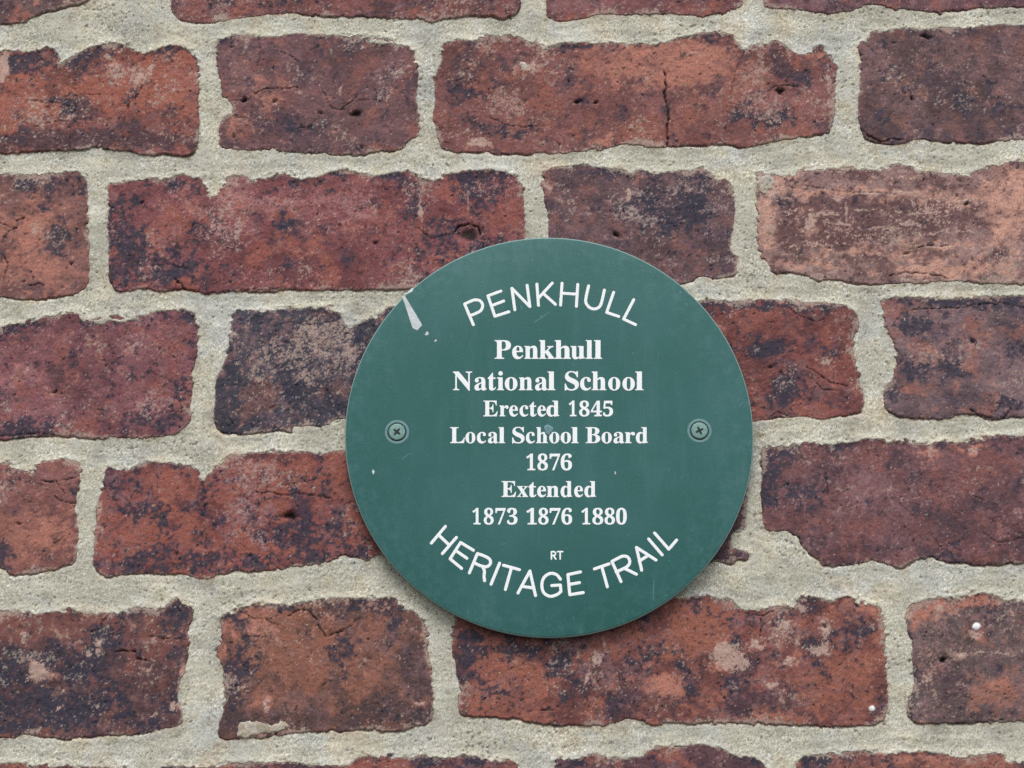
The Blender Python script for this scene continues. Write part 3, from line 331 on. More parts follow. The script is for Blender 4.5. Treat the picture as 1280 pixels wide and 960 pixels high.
for b in BRICKS:
    S = b['S']; d = b['d']; w = b['w']; u, v = UU[S], VV[S]
    N = lambda f: f[S]
    base = b['off'] if b['off'] is not None else 1.0
    cu, cv = w[:, 0].mean(), w[:, 1].mean()
    tu, tv = r3.normal(0, .002), r3.normal(0, .006)
    Hn_ = 0
    H = base * .20 - .05 + (u - cu) * tu + (v - cv) * tv + .20 * N(n_relief) + .07 * N(n_fine) + .035 * N(n_gran)
    sat = np.array([.80, .92, 1.04], np.float32)
    main, warm, dark, pale = (LIN(b[k]) for k in ('main', 'warm', 'dark', 'pale'))
    main, warm = ((q + (q.mean() - q) * .17) * sat for q in (main, warm))
    aw, ad, ap, ast = b['a']
    kf, kg, kp, kh, kv = r3.uniform(.2, 1.1), r3.uniform(.5, 1.25), r3.uniform(-.25, .25), r3.uniform(.6, 1.5), r3.uniform(.3, 1.2)
    rx_, ry_ = int(r3.integers(0, 900)), int(r3.integers(0, 700))
    if r3.random() < .5: N = lambda f, q=(ry_, rx_): np.roll(f, q, (0, 1))[S][:, ::-1]
    else: N = lambda f, q=(ry_, rx_): np.roll(f, q, (0, 1))[S]
    F = dict(w=np.zeros_like(d), d=np.zeros_like(d), p=np.zeros_like(d), s=np.zeros_like(d), n=np.zeros_like(d), g=np.zeros_like(d), o=np.zeros_like(d), l=np.zeros_like(d))
    wu, wv = 2.0 * N(n_warp1), 2.0 * N(n_warp2)
    pit = np.zeros_like(d)
    for ln in b['blobs'].split(';') + [q for q, (eu, ev) in EXTRA_AT if w[:, 0].min() < eu < w[:, 0].max() and w[:, 1].min() < ev < w[:, 1].max()]:
        t = ln.split()
        if not t: continue
        o, k = (SHEETS[t[0]], UNIT(t[0])) if t[0] in SHEETS else ((0, 0), 1.0)
        kind = t[1]; cx, cy, rx, ry, st = map(float, t[2:7])
        px, py = o[0] + cx * k, o[1] + cy * k
        U, V = at(px, py); sc_ = 0.43 * k
        RX, RY = rx * sc_ * 1.05, ry * sc_ * 1.05
        if kind == 'h':
            g = blobval(u, v, U, V, RX * .75, RY * .75, .25 * wu, .25 * wv); pit = np.maximum(pit, g * min(st, 4) / 2.0)
        elif kind == 'o':
            F['o'] = np.maximum(F['o'], blobval(u, v, U, V, RX, RY, .1 * wu, .1 * wv))
        else:
            wk = .3 if kind == 'l' else .8
            F[kind] += st * blobval(u, v, U, V, max(RX, .7), max(RY, .7), wk * wu, wk * wv)
    # brick body: main colour with slow tone drift
    tone = np.exp(.13 * N(n_tone) + .09 * kh * N(n_hue))[..., None]
    c = main * tone
    def mixc(c, col, m): return c + (col - c) * m[..., None]
    mw = sstep(.1, 1.5, N(n_warm) * .75 + F['w'] * 1.25 + aw - .1); c = mixc(c, warm * 1.06, mw * .92); keepw = 1 - .55 * np.clip(F['w'] + .6 * F['s'], 0, 1)
    msf = sstep(.25, 1.6, F['s'] + .35 * N(n_hue) + .25 * N(n_dark2)); c = mixc(c, LIN((176, 118, 102)) if b['label'] is None or 'mauve' in (b['label'] or '') else LIN((200, 152, 134)), msf * .9)
    st_ = N(n_streak); md = sstep(.1, 1.6, N(n_dark) * .70 + N(n_dark2) * .26 * kh + F['d'] * 1.15 + ad * .8 - .05 + st_ * ast * .5); c = mixc(c, dark, md * .86 * keepw)
    mg = sstep(.1, 2.2, N(n_gran) * .7 + N(n_fine) * .55 + .35 * N(n_hue)); c = mixc(c, LIN((78, 62, 72)), mg * .6 * kg * keepw)
    mv = sstep(.2, 1.8, np.roll(n_hue, 77, axis=1)[S] * .7 + N(n_tone) * .4 + .3 * N(n_fine)); c = mixc(c, LIN((134, 102, 104)), mv * .55 * kv * (.4 + .6 * keepw))
    # burnt navy skin: patchy with crisp fringes; gathers along the upper arris
    top = np.clip(-bn[S], 0, 1) * np.exp(-(np.maximum(d, 0) / 2.6) ** 2) * b['rim'] * 1.3
    mn = sstep(.42, 1.15, N(n_dark2) * (.20 + .16 * kf) + N(n_dark) * .26 + np.minimum(F['n'], 1.7) * .72 + top * .7 - .08); c = mixc(c, LIN(NAVY) * .72, mn * .88)
    # dark grain flecks
    mf = sstep(1.25, 1.9, N(n_gran) * .55 + N(n_dark2) * .8 + .25 * md); c = mixc(c, dark * .5, mf * .7 * kf)
    mp = sstep(.95, 1.5, N(n_pale) * .42 + N(n_gran) * .42 + N(n_palelow) * .22 + np.minimum(F['p'] * .62, 1.15) + ap * .4 + kp + .35 * st_ * (ast > .25)); c = mixc(c, pale, mp * .75)
    ml = sstep(.42, .62, F['l'] + .16 * N(n_dark2) + .10 * N(n_gran) * (F['l'] > .1)); c = mixc(c, LIN((186, 158, 146)), ml * .8); H = H + .12 * ml
    # lime crumbs left by the mortar at the edge
    me = sstep(.45, 1.1, np.exp(-(np.maximum(d, 0) / (1.2 + 1.6 * sstep(0, 1.5, N(n_palelow)))) ** 2) * 1.15 + N(n_pale) * .32 + N(n_gran) * .25 + .5 * N(n_rag) * 0 - .26 + .35 * N(n_palelow)); c = mixc(c, LIN((172, 152, 140)), me * .68)
    sp = sstep(2.9, 3.5, N(n_gran2)); c = mixc(c, LIN((215, 205, 196)), sp * .7)
    c = mixc(c, LIN((240, 240, 238)), sstep(.35, .6, F['o'])); H = H + .35 * sstep(.3, .8, F['o'])
    # dark veins, and cracks with their inner shade painted into the colour
    vein = np.exp(-(N(n_vein) / .045) ** 2) * sstep(.35, 1.1, N(n_veing)); H = H - .35 * vein; c = mixc(c, c * .45, vein * .7)
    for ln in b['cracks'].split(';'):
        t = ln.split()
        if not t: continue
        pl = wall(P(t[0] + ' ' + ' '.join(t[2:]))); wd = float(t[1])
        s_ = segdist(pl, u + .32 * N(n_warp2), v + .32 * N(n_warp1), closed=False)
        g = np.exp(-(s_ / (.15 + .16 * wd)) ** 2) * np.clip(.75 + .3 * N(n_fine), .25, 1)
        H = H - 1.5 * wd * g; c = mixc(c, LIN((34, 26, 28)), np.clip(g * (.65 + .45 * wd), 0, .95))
    small = sstep(2.1, 2.8, N(n_dark2) * .6 + N(n_relief) * .1 + N(n_gate) * 0 + np.roll(n_fine, 37)[S] * .8)
    H = H - .6 * small; c = mixc(c, c * .5, small * .6)
    H = H - 1.9 * pit; c = mixc(c, LIN((26, 20, 22)), sstep(.25, 1.1, pit) * .9)
    c = mixc(c, LIN((176, 172, 155)), sstep(.5, 1.2, F['g'] + .2 * N(n_edge)) * .0)
    hm = Hm0[S]
    bS = np.clip(bn[S], -1, 1); rr = 2.0 - 1.15 * np.clip(bS, 0, 1) + .3 * np.clip(-bS, 0, 1)
    s = np.clip(d / rr, 0, 1); s = np.sqrt(1 - (1 - s) ** 2)
    Hb = np.where(d >= 0, hm * (1 - s) + H * s, hm + d * 4)
    # base of the burr at the edge
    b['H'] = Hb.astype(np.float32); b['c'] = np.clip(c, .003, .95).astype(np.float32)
    Hb_all[S] = np.where(d > 0, Hb, Hb_all[S])
Hm = Hm0 - np.maximum(dmax, 0) * 1.8
on = (smear > -2.5) & (dmax > 0)
Hm = np.where(on, np.maximum(Hm, Hb_all + np.where(smear > 0, .45 * np.sqrt(np.clip(smear / 1.2, 0, 1)), smear * 2.5)), Hm)
mk = (dmax < 3.2) | (on & (smear > -1.2))

# mortar colour: grey sand and lime, bluish and buff zones, dirt under the bricks, grit
cm = np.ones((NY, NX, 3), np.float32) * LIN((188, 185, 169))
def mixm(c, col, m): return c + (LIN(col) - c) * m[..., None]
cm = mixm(cm, (188, 191, 189), sstep(-.1, 1.8, n_tone * .7 + n_warm * .4) * .55)
cm = mixm(cm, (180, 173, 146), sstep(.1, 1.9, n_palelow * .8 + n_hue * .5) * .5)
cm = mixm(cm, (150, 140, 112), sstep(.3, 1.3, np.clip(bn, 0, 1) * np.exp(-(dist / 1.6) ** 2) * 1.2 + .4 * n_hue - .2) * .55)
cm = mixm(cm, (196, 196, 186), sstep(.4, 2, n_dark * .8 + n_gran * .3) * .6)
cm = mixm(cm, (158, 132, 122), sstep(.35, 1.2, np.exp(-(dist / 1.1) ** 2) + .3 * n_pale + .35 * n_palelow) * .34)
cm *= np.exp(.055 * n_palelow + .05 * n_relief)[..., None]
mpit = sstep(1.9, 2.5, np.roll(n_fine, 211, axis=1) + .3 * np.roll(n_tone, 99, axis=0)); Hm = Hm - .6 * mpit; cm = mixm(cm, (120, 110, 94), mpit * .5)
gr_ = .55 + .7 * sstep(-1.2, 1.2, np.roll(n_palelow, 200, axis=1))
cm *= np.exp(gr_ * (.10 * n_gran + .12 * n_gran2 + .06 * n_fine))[..., None]
hair = np.exp(-(np.roll(n_vein, 300, axis=1) / .02) ** 2) * sstep(.9, 1.5, np.roll(n_veing, 150, axis=0)); cm = mixm(cm, (110, 104, 92), hair * .6); Hm = Hm - .25 * hair
cm = mixm(cm, (132, 124, 108), sstep(1.1, 2.2, n_warm * .8 + n_fine * .5) * .5)
cm = mixm(cm, (92, 84, 74), sstep(2.05, 2.7, np.roll(n_gran, 91, axis=0) + .25 * n_hue) * .75)
cm = mixm(cm, (150, 118, 82), sstep(2.5, 3.1, np.roll(n_gran2, 55, axis=1)) * .6)
cm = mixm(cm, (236, 236, 232), sstep(2.3, 2.9, np.roll(n_gran2, 191, axis=0)) * .9)
cm = np.clip(cm, .01, .95).astype(np.float32)

# ------------------------------------------------------------------ materials
def mat(name):
    m = bpy.data.materials.new(name); m.use_nodes = True
    return m, m.node_tree, m.node_tree.nodes['Principled BSDF']
def wall_mat(name, rough, amp, scale, strength, dist_):
    m, t, p = mat(name); L = t.links.new
    at_ = t.nodes.new('ShaderNodeAttribute'); at_.attribute_name = 'surface_colour'
    tcn = t.nodes.new('ShaderNodeTexCoord')
    n1 = t.nodes.new('ShaderNodeTexNoise'); n1.inputs['Scale'].default_value = scale; n1.inputs['Detail'].default_value = 5; n1.inputs['Roughness'].default_value = .7
    L(tcn.outputs['Object'], n1.inputs['Vector'])
    r = t.nodes.new('ShaderNodeMapRange'); r.inputs['From Min'].default_value = .25; r.inputs['From Max'].default_value = .75
    r.inputs['To Min'].default_value = 1 - amp; r.inputs['To Max'].default_value = 1 + amp; L(n1.outputs['Fac'], r.inputs['Value'])
    mu = t.nodes.new('ShaderNodeVectorMath'); mu.operation = 'SCALE'; L(at_.outputs['Color'], mu.inputs[0]); L(r.outputs[0], mu.inputs['Scale'])
    L(mu.outputs[0], p.inputs['Base Color'])
    n2 = t.nodes.new('ShaderNodeTexNoise'); n2.inputs['Scale'].default_value = scale * 1.6; n2.inputs['Detail'].default_value = 4
    L(tcn.outputs['Object'], n2.inputs['Vector'])
    b = t.nodes.new('ShaderNodeBump'); b.inputs['Strength'].default_value = strength; b.inputs['Distance'].default_value = dist_; L(n2.outputs['Fac'], b.inputs['Height']); L(b.outputs[0], p.inputs['Normal'])
    rg = t.nodes.new('ShaderNodeMapRange'); rg.inputs['To Min'].default_value = rough - .12; rg.inputs['To Max'].default_value = min(1, rough + .1); L(n1.outputs['Fac'], rg.inputs['Value']); L(rg.outputs[0], p.inputs['Roughness'])
    p.inputs['Specular IOR Level'].default_value = .3
    return m
M_BRICK = wall_mat('fired_clay', .84, .42, 1500, .55, .0003)
M_MORTAR = wall_mat('lime_mortar', .92, .34, 1800, .6, .0003)

# ------------------------------------------------------------------ mesh builders
def link(name, me, parent=None, label=None):
    o = bpy.data.objects.new(name, me); COL.objects.link(o)
    if parent is not None: o.parent = parent
    if label: o['label'] = label
    return o
CORE = (at(-14, 0)[0] - 4, at(1294, 0)[0] + 4, at(640, 974)[1] - 2, at(640, -14)[1] + 2)
CU0, CU1, CV0, CV1 = -288, 288, CORE[2], CORE[3]
def axis(n, x0, a, b, stride=5):
    i = np.arange(n); x = x0 + i * Hs
    keep = ((x > a) & (x < b)) | (i % stride == 0) | (i == n - 1)
    return i[keep]
IX = axis(NX, X0, CU0, CU1); IY = axis(NY, Y0, CV0, CV1)
def relief_mesh(name, S, keep, H, C, depth, mat_, parent, label=None):
    """height field over the kept raster points, closed by sides that run DEPTH mm into the wall"""
    j0, i0 = S[0].start or 0, S[1].start or 0
    J = IY[(IY >= j0) & (IY < j0 + keep.shape[0])] - j0; I = IX[(IX >= i0) & (IX < i0 + keep.shape[1])] - i0
    K = keep[np.ix_(J, I)]; h = H[np.ix_(J, I)]; col = C[np.ix_(J, I)]
    cell = K[:-1, :-1] & K[1:, :-1] & K[:-1, 1:] & K[1:, 1:]
    ny, nx = K.shape; idx = np.arange(ny * nx).reshape(ny, nx)
    a, b_, c_, d_ = idx[:-1, :-1][cell], idx[:-1, 1:][cell], idx[1:, 1:][cell], idx[1:, :-1][cell]
    quads = np.stack([a, b_, c_, d_], 1)
    pc = np.pad(cell, 1)
    E = []
    m = cell & ~pc[:-2, 1:-1]; E.append(np.stack([idx[:-1, :-1][m], idx[:-1, 1:][m]], 1))
    m = cell & ~pc[1:-1, 2:]; E.append(np.stack([idx[:-1, 1:][m], idx[1:, 1:][m]], 1))
    m = cell & ~pc[2:, 1:-1]; E.append(np.stack([idx[1:, 1:][m], idx[1:, :-1][m]], 1))
    m = cell & ~pc[1:-1, :-2]; E.append(np.stack([idx[1:, :-1][m], idx[:-1, :-1][m]], 1))
    E = np.concatenate(E)
    used = np.unique(quads); remap = np.full(ny * nx, -1); remap[used] = np.arange(len(used))
    X = (XS[I + i0])[None, :] + 0 * h; Z = (YS[J + j0])[:, None] + 0 * h
    co = np.stack([X.ravel()[used] / 1000, -h.ravel()[used] / 1000, Z.ravel()[used] / 1000 + Z0], 1)
    q = remap[quads]; e = remap[E]; bv = np.unique(e); m2 = np.full(len(used), -1); m2[bv] = np.arange(len(bv)) + len(used)
    back = co[bv].copy(); back[:, 1] = depth / 1000
    co = np.concatenate([co, back]); cc = col.reshape(-1, 3)[used]; cc = np.concatenate([cc, cc[bv]])
    side = np.stack([e[:, 1], e[:, 0], m2[e[:, 0]], m2[e[:, 1]]], 1)
    q = np.concatenate([q, side]).astype(np.int32)
    me = bpy.data.meshes.new(name); me.vertices.add(len(co)); me.vertices.foreach_set('co', co.ravel().astype(np.float32))
    me.loops.add(len(q) * 4); me.loops.foreach_set('vertex_index', q.ravel()); me.polygons.add(len(q))
    me.polygons.foreach_set('loop_start', np.arange(0, len(q) * 4, 4, dtype=np.int32))
    sm_ = np.ones(len(q), bool); sm_[len(q) - len(side):] = False; me.polygons.foreach_set('use_smooth', sm_)
    ca = me.color_attributes.new('surface_colour', 'FLOAT_COLOR', 'POINT')
    ca.data.foreach_set('color', np.concatenate([cc, np.ones((len(cc), 1))], 1).ravel().astype(np.float32))
    me.update(); me.validate(); me.materials.append(mat_)
    return link(name, me, parent, label)

# ------------------------------------------------------------------ the wall
wallo = bpy.data.objects.new('brick_wall', None); COL.objects.link(wallo)
wallo['label'] = 'weathered red and purple brick wall with pale grey mortar joints behind the green plaque'; wallo['category'] = 'wall'
def own(o):
    o.matrix_parent_inverse = Matrix(); return o
for b in BRICKS:
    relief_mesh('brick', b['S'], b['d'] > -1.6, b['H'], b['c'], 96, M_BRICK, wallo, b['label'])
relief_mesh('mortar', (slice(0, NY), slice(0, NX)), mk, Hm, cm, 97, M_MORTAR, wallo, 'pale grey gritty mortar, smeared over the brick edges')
def box(name, lo, hi, m, parent):
    (x0, y0, z0), (x1, y1, z1) = lo, hi
    v = [(x, y, z) for z in (z0, z1) for y in (y0, y1) for x in (x0, x1)]
    f = [(0, 1, 5, 4), (1, 3, 7, 5), (3, 2, 6, 7), (2, 0, 4, 6), (4, 5, 7, 6), (0, 2, 3, 1)]
    me = bpy.data.meshes.new(name); me.from_pydata(v, [], f); me.update(); me.materials.append(m)
    return link(name, me, parent)
mc, t_, p_ = mat('inner_brickwork'); p_.inputs['Base Color'].default_value = (.2, .12, .09, 1); p_.inputs['Roughness'].default_value = .9
box('wall_core', (X0 / 1000 + .001, .09, Z0 + Y0 / 1000 + .001), (X1 / 1000 - .001, .215, Z0 + Y1 / 1000 - .001), mc, wallo)

# ------------------------------------------------------------------ the plaque
PF = -0.0068                                     # front face of the plate (m), 6.8 mm off the wall plane
def pl(px, py): return at(px, py, PF)
xl, _ = pl(430, 547); xr, _ = pl(943, 547); _, zt = pl(686.5, 297.5); _, zb = pl(686.5, 796.5)
PCX, PCZ = (xl + xr) / 2000, (zt + zb) / 2000 + Z0; RAD = ((xr - xl) + (zt - zb)) / 4000
root = bpy.data.objects.new('wall_plaque', None); COL.objects.link(root); root.location = (PCX, 0, PCZ)
root['label'] = 'round green plaque with white lettering, screwed to the brick wall'; root['category'] = 'plaque'
def to_local(px, py, lift=0.0):
    x, z = pl(px, py); return x / 1000 - PCX, PF - lift, z / 1000 + Z0 - PCZ

m_green, t, p = mat('green_enamel_laminate'); L = t.links.new
tcn = t.nodes.new('ShaderNodeTexCoord')
def noise(scale, detail=4, rough=.6, vec=None):
    n = t.nodes.new('ShaderNodeTexNoise'); n.inputs['Scale'].default_value = scale; n.inputs['Detail'].default_value = detail; n.inputs['Roughness'].default_value = rough
    L(vec or tcn.outputs['Object'], n.inputs['Vector']); return n.outputs['Fac']
def ramp(v, a, b, lo=0, hi=1):
    r = t.nodes.new('ShaderNodeMapRange'); r.inputs['From Min'].default_value = a; r.inputs['From Max'].default_value = b
    r.inputs['To Min'].default_value = lo; r.inputs['To Max'].default_value = hi; L(v, r.inputs['Value']); return r.outputs[0]
def mixn(f, a, b):
    m = t.nodes.new('ShaderNodeMix'); m.data_type = 'RGBA'; L(f, m.inputs[0])
    for s, q in ((6, a), (7, b)):
        if isinstance(q, tuple): m.inputs[s].default_value = q
        else: L(q, m.inputs[s])
    return m.outputs[2]
mp_ = t.nodes.new('ShaderNodeMapping'); mp_.inputs['Scale'].default_value = (1, 1, .22); L(tcn.outputs['Object'], mp_.inputs[0])
GR = (.021, .112, .102, 1)
c1 = mixn(ramp(noise(9, 5), .35, .7), GR, (.029, .128, .120, 1))
c1 = mixn(ramp(noise(60, 4, .7, mp_.outputs[0]), .5, .85, 0, .35), c1, (.10, .23, .225, 1))
c1 = mixn(ramp(noise(420, 4, .8), .4, .8, 0, .30), c1, (.015, .095, .088, 1))
c1 = mixn(ramp(noise(330, 2, .6), .70, .80, 0, .35), c1, (.25, .40, .40, 1))
c1 = mixn(ramp(noise(17, 4), .48, .75, 0, .20), c1, (.075, .19, .20, 1))
ln_ = t.nodes.new('ShaderNodeVectorMath'); ln_.operation = 'LENGTH'; mk_ = t.nodes.new('ShaderNodeMapping'); mk_.inputs['Scale'].default_value = (1, 0, 1)
L(tcn.outputs['Object'], mk_.inputs[0]); L(mk_.outputs[0], ln_.inputs[0])
rim_ = ramp(ln_.outputs['Value'], .078, .111, 0, 1); ml_ = t.nodes.new('ShaderNodeMath'); ml_.operation = 'MULTIPLY'; L(rim_, ml_.inputs[0]); L(ramp(noise(170, 5, .75), .46, .74, 0, .28), ml_.inputs[1])
c1 = mixn(ml_.outputs[0], c1, (.16, .29, .30, 1))
L(c1, p.inputs['Base Color']); L(ramp(noise(30, 5), .3, .7, .46, .6), p.inputs['Roughness']); p.inputs['Specular IOR Level'].default_value = .35
bm_ = t.nodes.new('ShaderNodeBump'); bm_.inputs['Strength'].default_value = .25; bm_.inputs['Distance'].default_value = .0002; L(noise(700, 3), bm_.inputs['Height']); L(bm_.outputs[0], p.inputs['Normal'])

N = 256
prof = [(0.0, 0.0), (RAD * .5, 0.0), (RAD - .0012, 0.0), (RAD - .0006, .00015), (RAD - .0001, .0006), (RAD, .0012), (RAD, .0030), (RAD - .0005, .0036), (0.0, .0036)]
vs_, fs_ = [], []
rings = []
for r, y in prof:
    if r == 0: rings.append([len(vs_)]); vs_.append((0, PF + y, 0)); continue
    ring = []
    for k in range(N):
        a = 2 * math.pi * k / N; ring.append(len(vs_)); vs_.append((r * math.cos(a), PF + y, r * math.sin(a)))
    rings.append(ring)
for A, B in zip(rings, rings[1:]):
    for k in range(N):
        k2 = (k + 1) % N
        if len(A) == 1: fs_.append((A[0], B[k], B[k2]))
        elif len(B) == 1: fs_.append((A[k2], A[k], B[0]))
        else: fs_.append((A[k], B[k], B[k2], A[k2]))
me = bpy.data.meshes.new('plate'); me.from_pydata(vs_, [], fs_); me.update()
for q in me.polygons: q.use_smooth = True
me.materials.append(m_green)
m_edge, t, p = mat('bare_laminate_edge'); p.inputs['Base Color'].default_value = (.22, .33, .31, 1); p.inputs['Roughness'].default_value = .5
me.materials.append(m_edge)
for q in me.polygons:
    c_ = q.center; r_ = math.hypot(c_.x, c_.z)
    if r_ > RAD - .0007 and c_.y < PF + .0009: q.material_index = 1
plate = link('plate', me, root)

m_white, t, p = mat('white_letter_paint'); L = t.links.new; tcn = t.nodes.new('ShaderNodeTexCoord')
L(mixn(ramp(noise(900, 3), .45, .8, 0, .35), (.90, .92, .93, 1), (.74, .79, .81, 1)), p.inputs['Base Color']); p.inputs['Roughness'].default_value = .6

def bold(ch):
    if ch.isupper(): return chr(0x1D400 + ord(ch) - 65)
    if ch.islower(): return chr(0x1D41A + ord(ch) - 97)
    return chr(0x1D7CE + ord(ch) - 48)
GLYPH = {}
def glyph(ch):
    if ch not in GLYPH:
        c = bpy.data.curves.new('letter_outline', 'FONT'); c.body = bold(ch); c.size = 1; c.resolution_u = 4; c.offset = 0.006
        o = bpy.data.objects.new('letter_outline', c); COL.objects.link(o); bpy.context.view_layer.update()
        m = bpy.data.meshes.new_from_object(o.evaluated_get(bpy.context.evaluated_depsgraph_get()))
        GLYPH[ch] = ([tuple(v.co[:2]) for v in m.vertices], [tuple(q.vertices) for q in m.polygons])
        bpy.data.objects.remove(o); bpy.data.curves.remove(c); bpy.data.meshes.remove(m)
    return GLYPH[ch]
def cap_height():
    v, _ = glyph('E'); return max(y for x, y in v)
CAP = cap_height()
DIG = max(y for x, y in glyph('1')[0])
def text_line(word, top, base, spans, label):
    V, Fc = [], []
    chars = [c for c in word if c != ' ']
    capk = (base - top) / (DIG if word[0].isdigit() else CAP)
    for ch, (a, b) in zip(chars, spans):
        v, f = glyph(ch); xs = [q[0] for q in v]; x0, x1 = min(xs), max(xs); o = len(V)
        k = (base - top) / DIG if ch.isdigit() else capk
        for x, y in v:
            V.append(to_local(a + (x - x0) / (x1 - x0) * (b - a), base - y * k, .00008))
        Fc += [tuple(reversed([o + i for i in q])) if False else tuple(o + i for i in q) for q in f]
    m = bpy.data.meshes.new('lettering'); m.from_pydata(V, [], Fc); m.update()
    if m.polygons and sum(q.normal.y * q.area for q in m.polygons) > 0: m.flip_normals()
    m.materials.append(m_white)
    return link('lettering', m, root, label)
def sp(s): return [tuple(map(float, q.split('-'))) for q in s.split()]
text_line('Penkhull', 425.2, 448.4, sp('618.2-638.7 640.2-654 655.3-673.2 673.8-693.5 693.2-713.7 713.3-731.3 732-741.2 742.2-752.6'), 'white serif line Penkhull')
text_line('National School', 464.4, 487.6, sp('566.1-590.2 593-608.5 609.8-620.1 621.2-630 631-646.8 648.6-665.8 668.7-684.4 684.3-694.2 705.9-723.5 725-738.9 739.6-758 760.2-775.3 778-793.5 794-804.4'), 'white serif line National School')
text_line('Erected 1845', 500.8, 520.3, sp('604-622.2 624.2-635.7 636.4-647.5 649.4-660.5 661.6-670.9 671.7-682.4 683-699.1 711.2-720.6 723.9-736.9 738.4-752.6 753.6-766.3'), 'white serif line Erected 1845')
text_line('Local School Board', 534, 553.8, sp('562.7-581.1 581.8-594.2 596.1-607.7 610-622.5 623-631.3 640.2-655.7 657.3-668.7 670.2-684.7 686.6-699.3 700.8-713.7 714-723.2 732-750.3 751.9-764.8 766.8-780.3 781-793.7 794.8-809.8'), 'white serif line Local School Board')
text_line('1876', 567, 587.7, sp('658-669.2 671.7-684.9 687-700.1 700.8-715'), 'white serif date 1876 on its own line')
text_line('Extended', 601.4, 621.1, sp('626.8-645.1 646.3-660.1 660.5-670.7 671.5-682.7 683.2-698.7 700.7-715.2 717.7-728.9 730.4-745'), 'white serif line Extended')
text_line('1873 1876 1880', 634.9, 655.4, sp('590.7-600.9 604.7-617.1 619.2-632.1 633.7-646.9 658-671 672.8-685.7 687-700.7 701.7-715.2 726.9-737.8 740.4-754.1 755.6-768.7 770-783.5'), 'white serif line of three dates 1873 1876 1880')

def strokes(name, label, items, origin, k, width, m=None):
    """routed single-stroke letters: each polyline becomes a low rounded bead with round ends"""
    V, Fc = [], []
    SEC = [(-1, -.02), (-.92, .8), (-.4, .97), (0, 1), (.4, .97), (.92, .8), (1, -.02)]
    hw = width * 0.43 / 2000 * .92; hh = .00002
    for it_i, pts in enumerate(items):
        q = [np.array(to_local(origin[0] + x * k, origin[1] + y * k)) for x, y in pts]
        q = [np.array((a[0], a[2])) for a in q]
        lift = hh * (1 + .12 * (it_i % 5))
        # round ends
        T0 = (q[1] - q[0]) / np.linalg.norm(q[1] - q[0]); T1 = (q[-1] - q[-2]) / np.linalg.norm(q[-1] - q[-2])
        st = [(q[0] - T0 * hw * math.cos(a), math.sin(a)) for a in (.12, .5, .9, 1.25)] + [(x, 1.0) for x in q] + [(q[-1] + T1 * hw * math.cos(a), math.sin(a)) for a in (1.25, .9, .5, .12)]
        base = len(V); n = len(st); ns = len(SEC)
        for i, (c, s) in enumerate(st):
            a = st[max(i - 1, 0)][0]; b = st[min(i + 1, n - 1)][0]; T = (b - a) / (np.linalg.norm(b - a) + 1e-12); Nn = np.array((-T[1], T[0]))
            # mitre
            for sx_, sh in SEC:
                pnt = c + Nn * sx_ * hw * s; V.append((pnt[0], PF - .00003 - sh * lift * s, pnt[1]))
        for i in range(n - 1):
            for j in range(ns - 1):
                a = base + i * ns + j; Fc.append((a, a + 1, a + ns + 1, a + ns))
    me_ = bpy.data.meshes.new(name); me_.from_pydata(V, [], Fc); me_.update()
    if sum(f.normal.y * f.area for f in me_.polygons) > 0: me_.flip_normals()
    for f in me_.polygons: f.use_smooth = True
    me_.materials.append(m or m_white)
    return link(name, me_, root, label)
def curve(pts, n=6):
    """Catmull-Rom through the points"""
    q = [np.array(a, float) for a in pts]; q = [2 * q[0] - q[1]] + q + [2 * q[-1] - q[-2]]; out = []
    for i in range(1, len(q) - 2):
        for s in range(n):
            t_ = s / n; out.append(tuple(.5 * ((2 * q[i]) + (-q[i - 1] + q[i + 1]) * t_ + (2 * q[i - 1] - 5 * q[i] + 4 * q[i + 1] - q[i + 2]) * t_ ** 2 + (-q[i - 1] + 3 * q[i] - 3 * q[i + 1] + q[i + 2]) * t_ ** 3)))
    out.append(tuple(q[-2])); return out
kP = 280 / 1280
shift = lambda items, dx: [[(x + dx, y) for x, y in it] for it in items]
top_word = [[(735, 412), (785, 530)], curve([(735, 412), (765, 398), (795, 388), (825, 395), (838, 420), (828, 448), (800, 465), (762, 480)]),
            [(868, 365), (908, 482)], [(868, 365), (942, 338)], [(888, 422), (958, 395)], [(908, 482), (988, 456)],
            [(1005, 322), (1022, 445)], [(1005, 322), (1108, 427)], [(1092, 305), (1108, 427)],
            [(1148, 298), (1157, 420)], [(1236, 292), (1155, 380)], [(1183, 350), (1254, 414)]]
top_word += shift([[(103, 293), (95, 418)], [(193, 300), (185, 425)], [(99, 350), (189, 356)],
                   curve([(255, 308), (240, 375), (240, 405), (258, 430), (285, 440), (312, 432), (328, 405), (345, 332)]),
                   [(398, 345), (358, 460)], [(358, 460), (427, 483)], [(513, 387), (455, 498)], [(455, 498), (523, 530)]], 260 / kP)
strokes('lettering', 'white arched word PENKHULL at the top', top_word, (420, 290), kP, 4.0)
bot = [[(625, 220), (545, 315)], [(688, 283), (608, 375)], [(586, 268), (648, 328)],
       [(712, 312), (652, 405)], [(712, 312), (785, 356)], [(685, 358), (748, 402)], [(652, 405), (718, 460)],
       [(808, 375), (762, 485)], curve([(808, 375), (850, 390), (878, 408), (882, 432), (862, 450), (830, 446), (788, 428)]), curve([(838, 450), (848, 475), (846, 505), (849, 530)]),
       [(935, 430), (886, 550)], [(957, 442), (1048, 467)], [(1003, 455), (968, 580)],
       [(1108, 475), (1040, 600)], [(1108, 475), (1140, 615)], [(1062, 562), (1128, 572)]]
g2 = lambda x, y: ((425 + x * 430 / 1280 - 420) / kP, (640 + y * 430 / 1280 - 610) / kP)
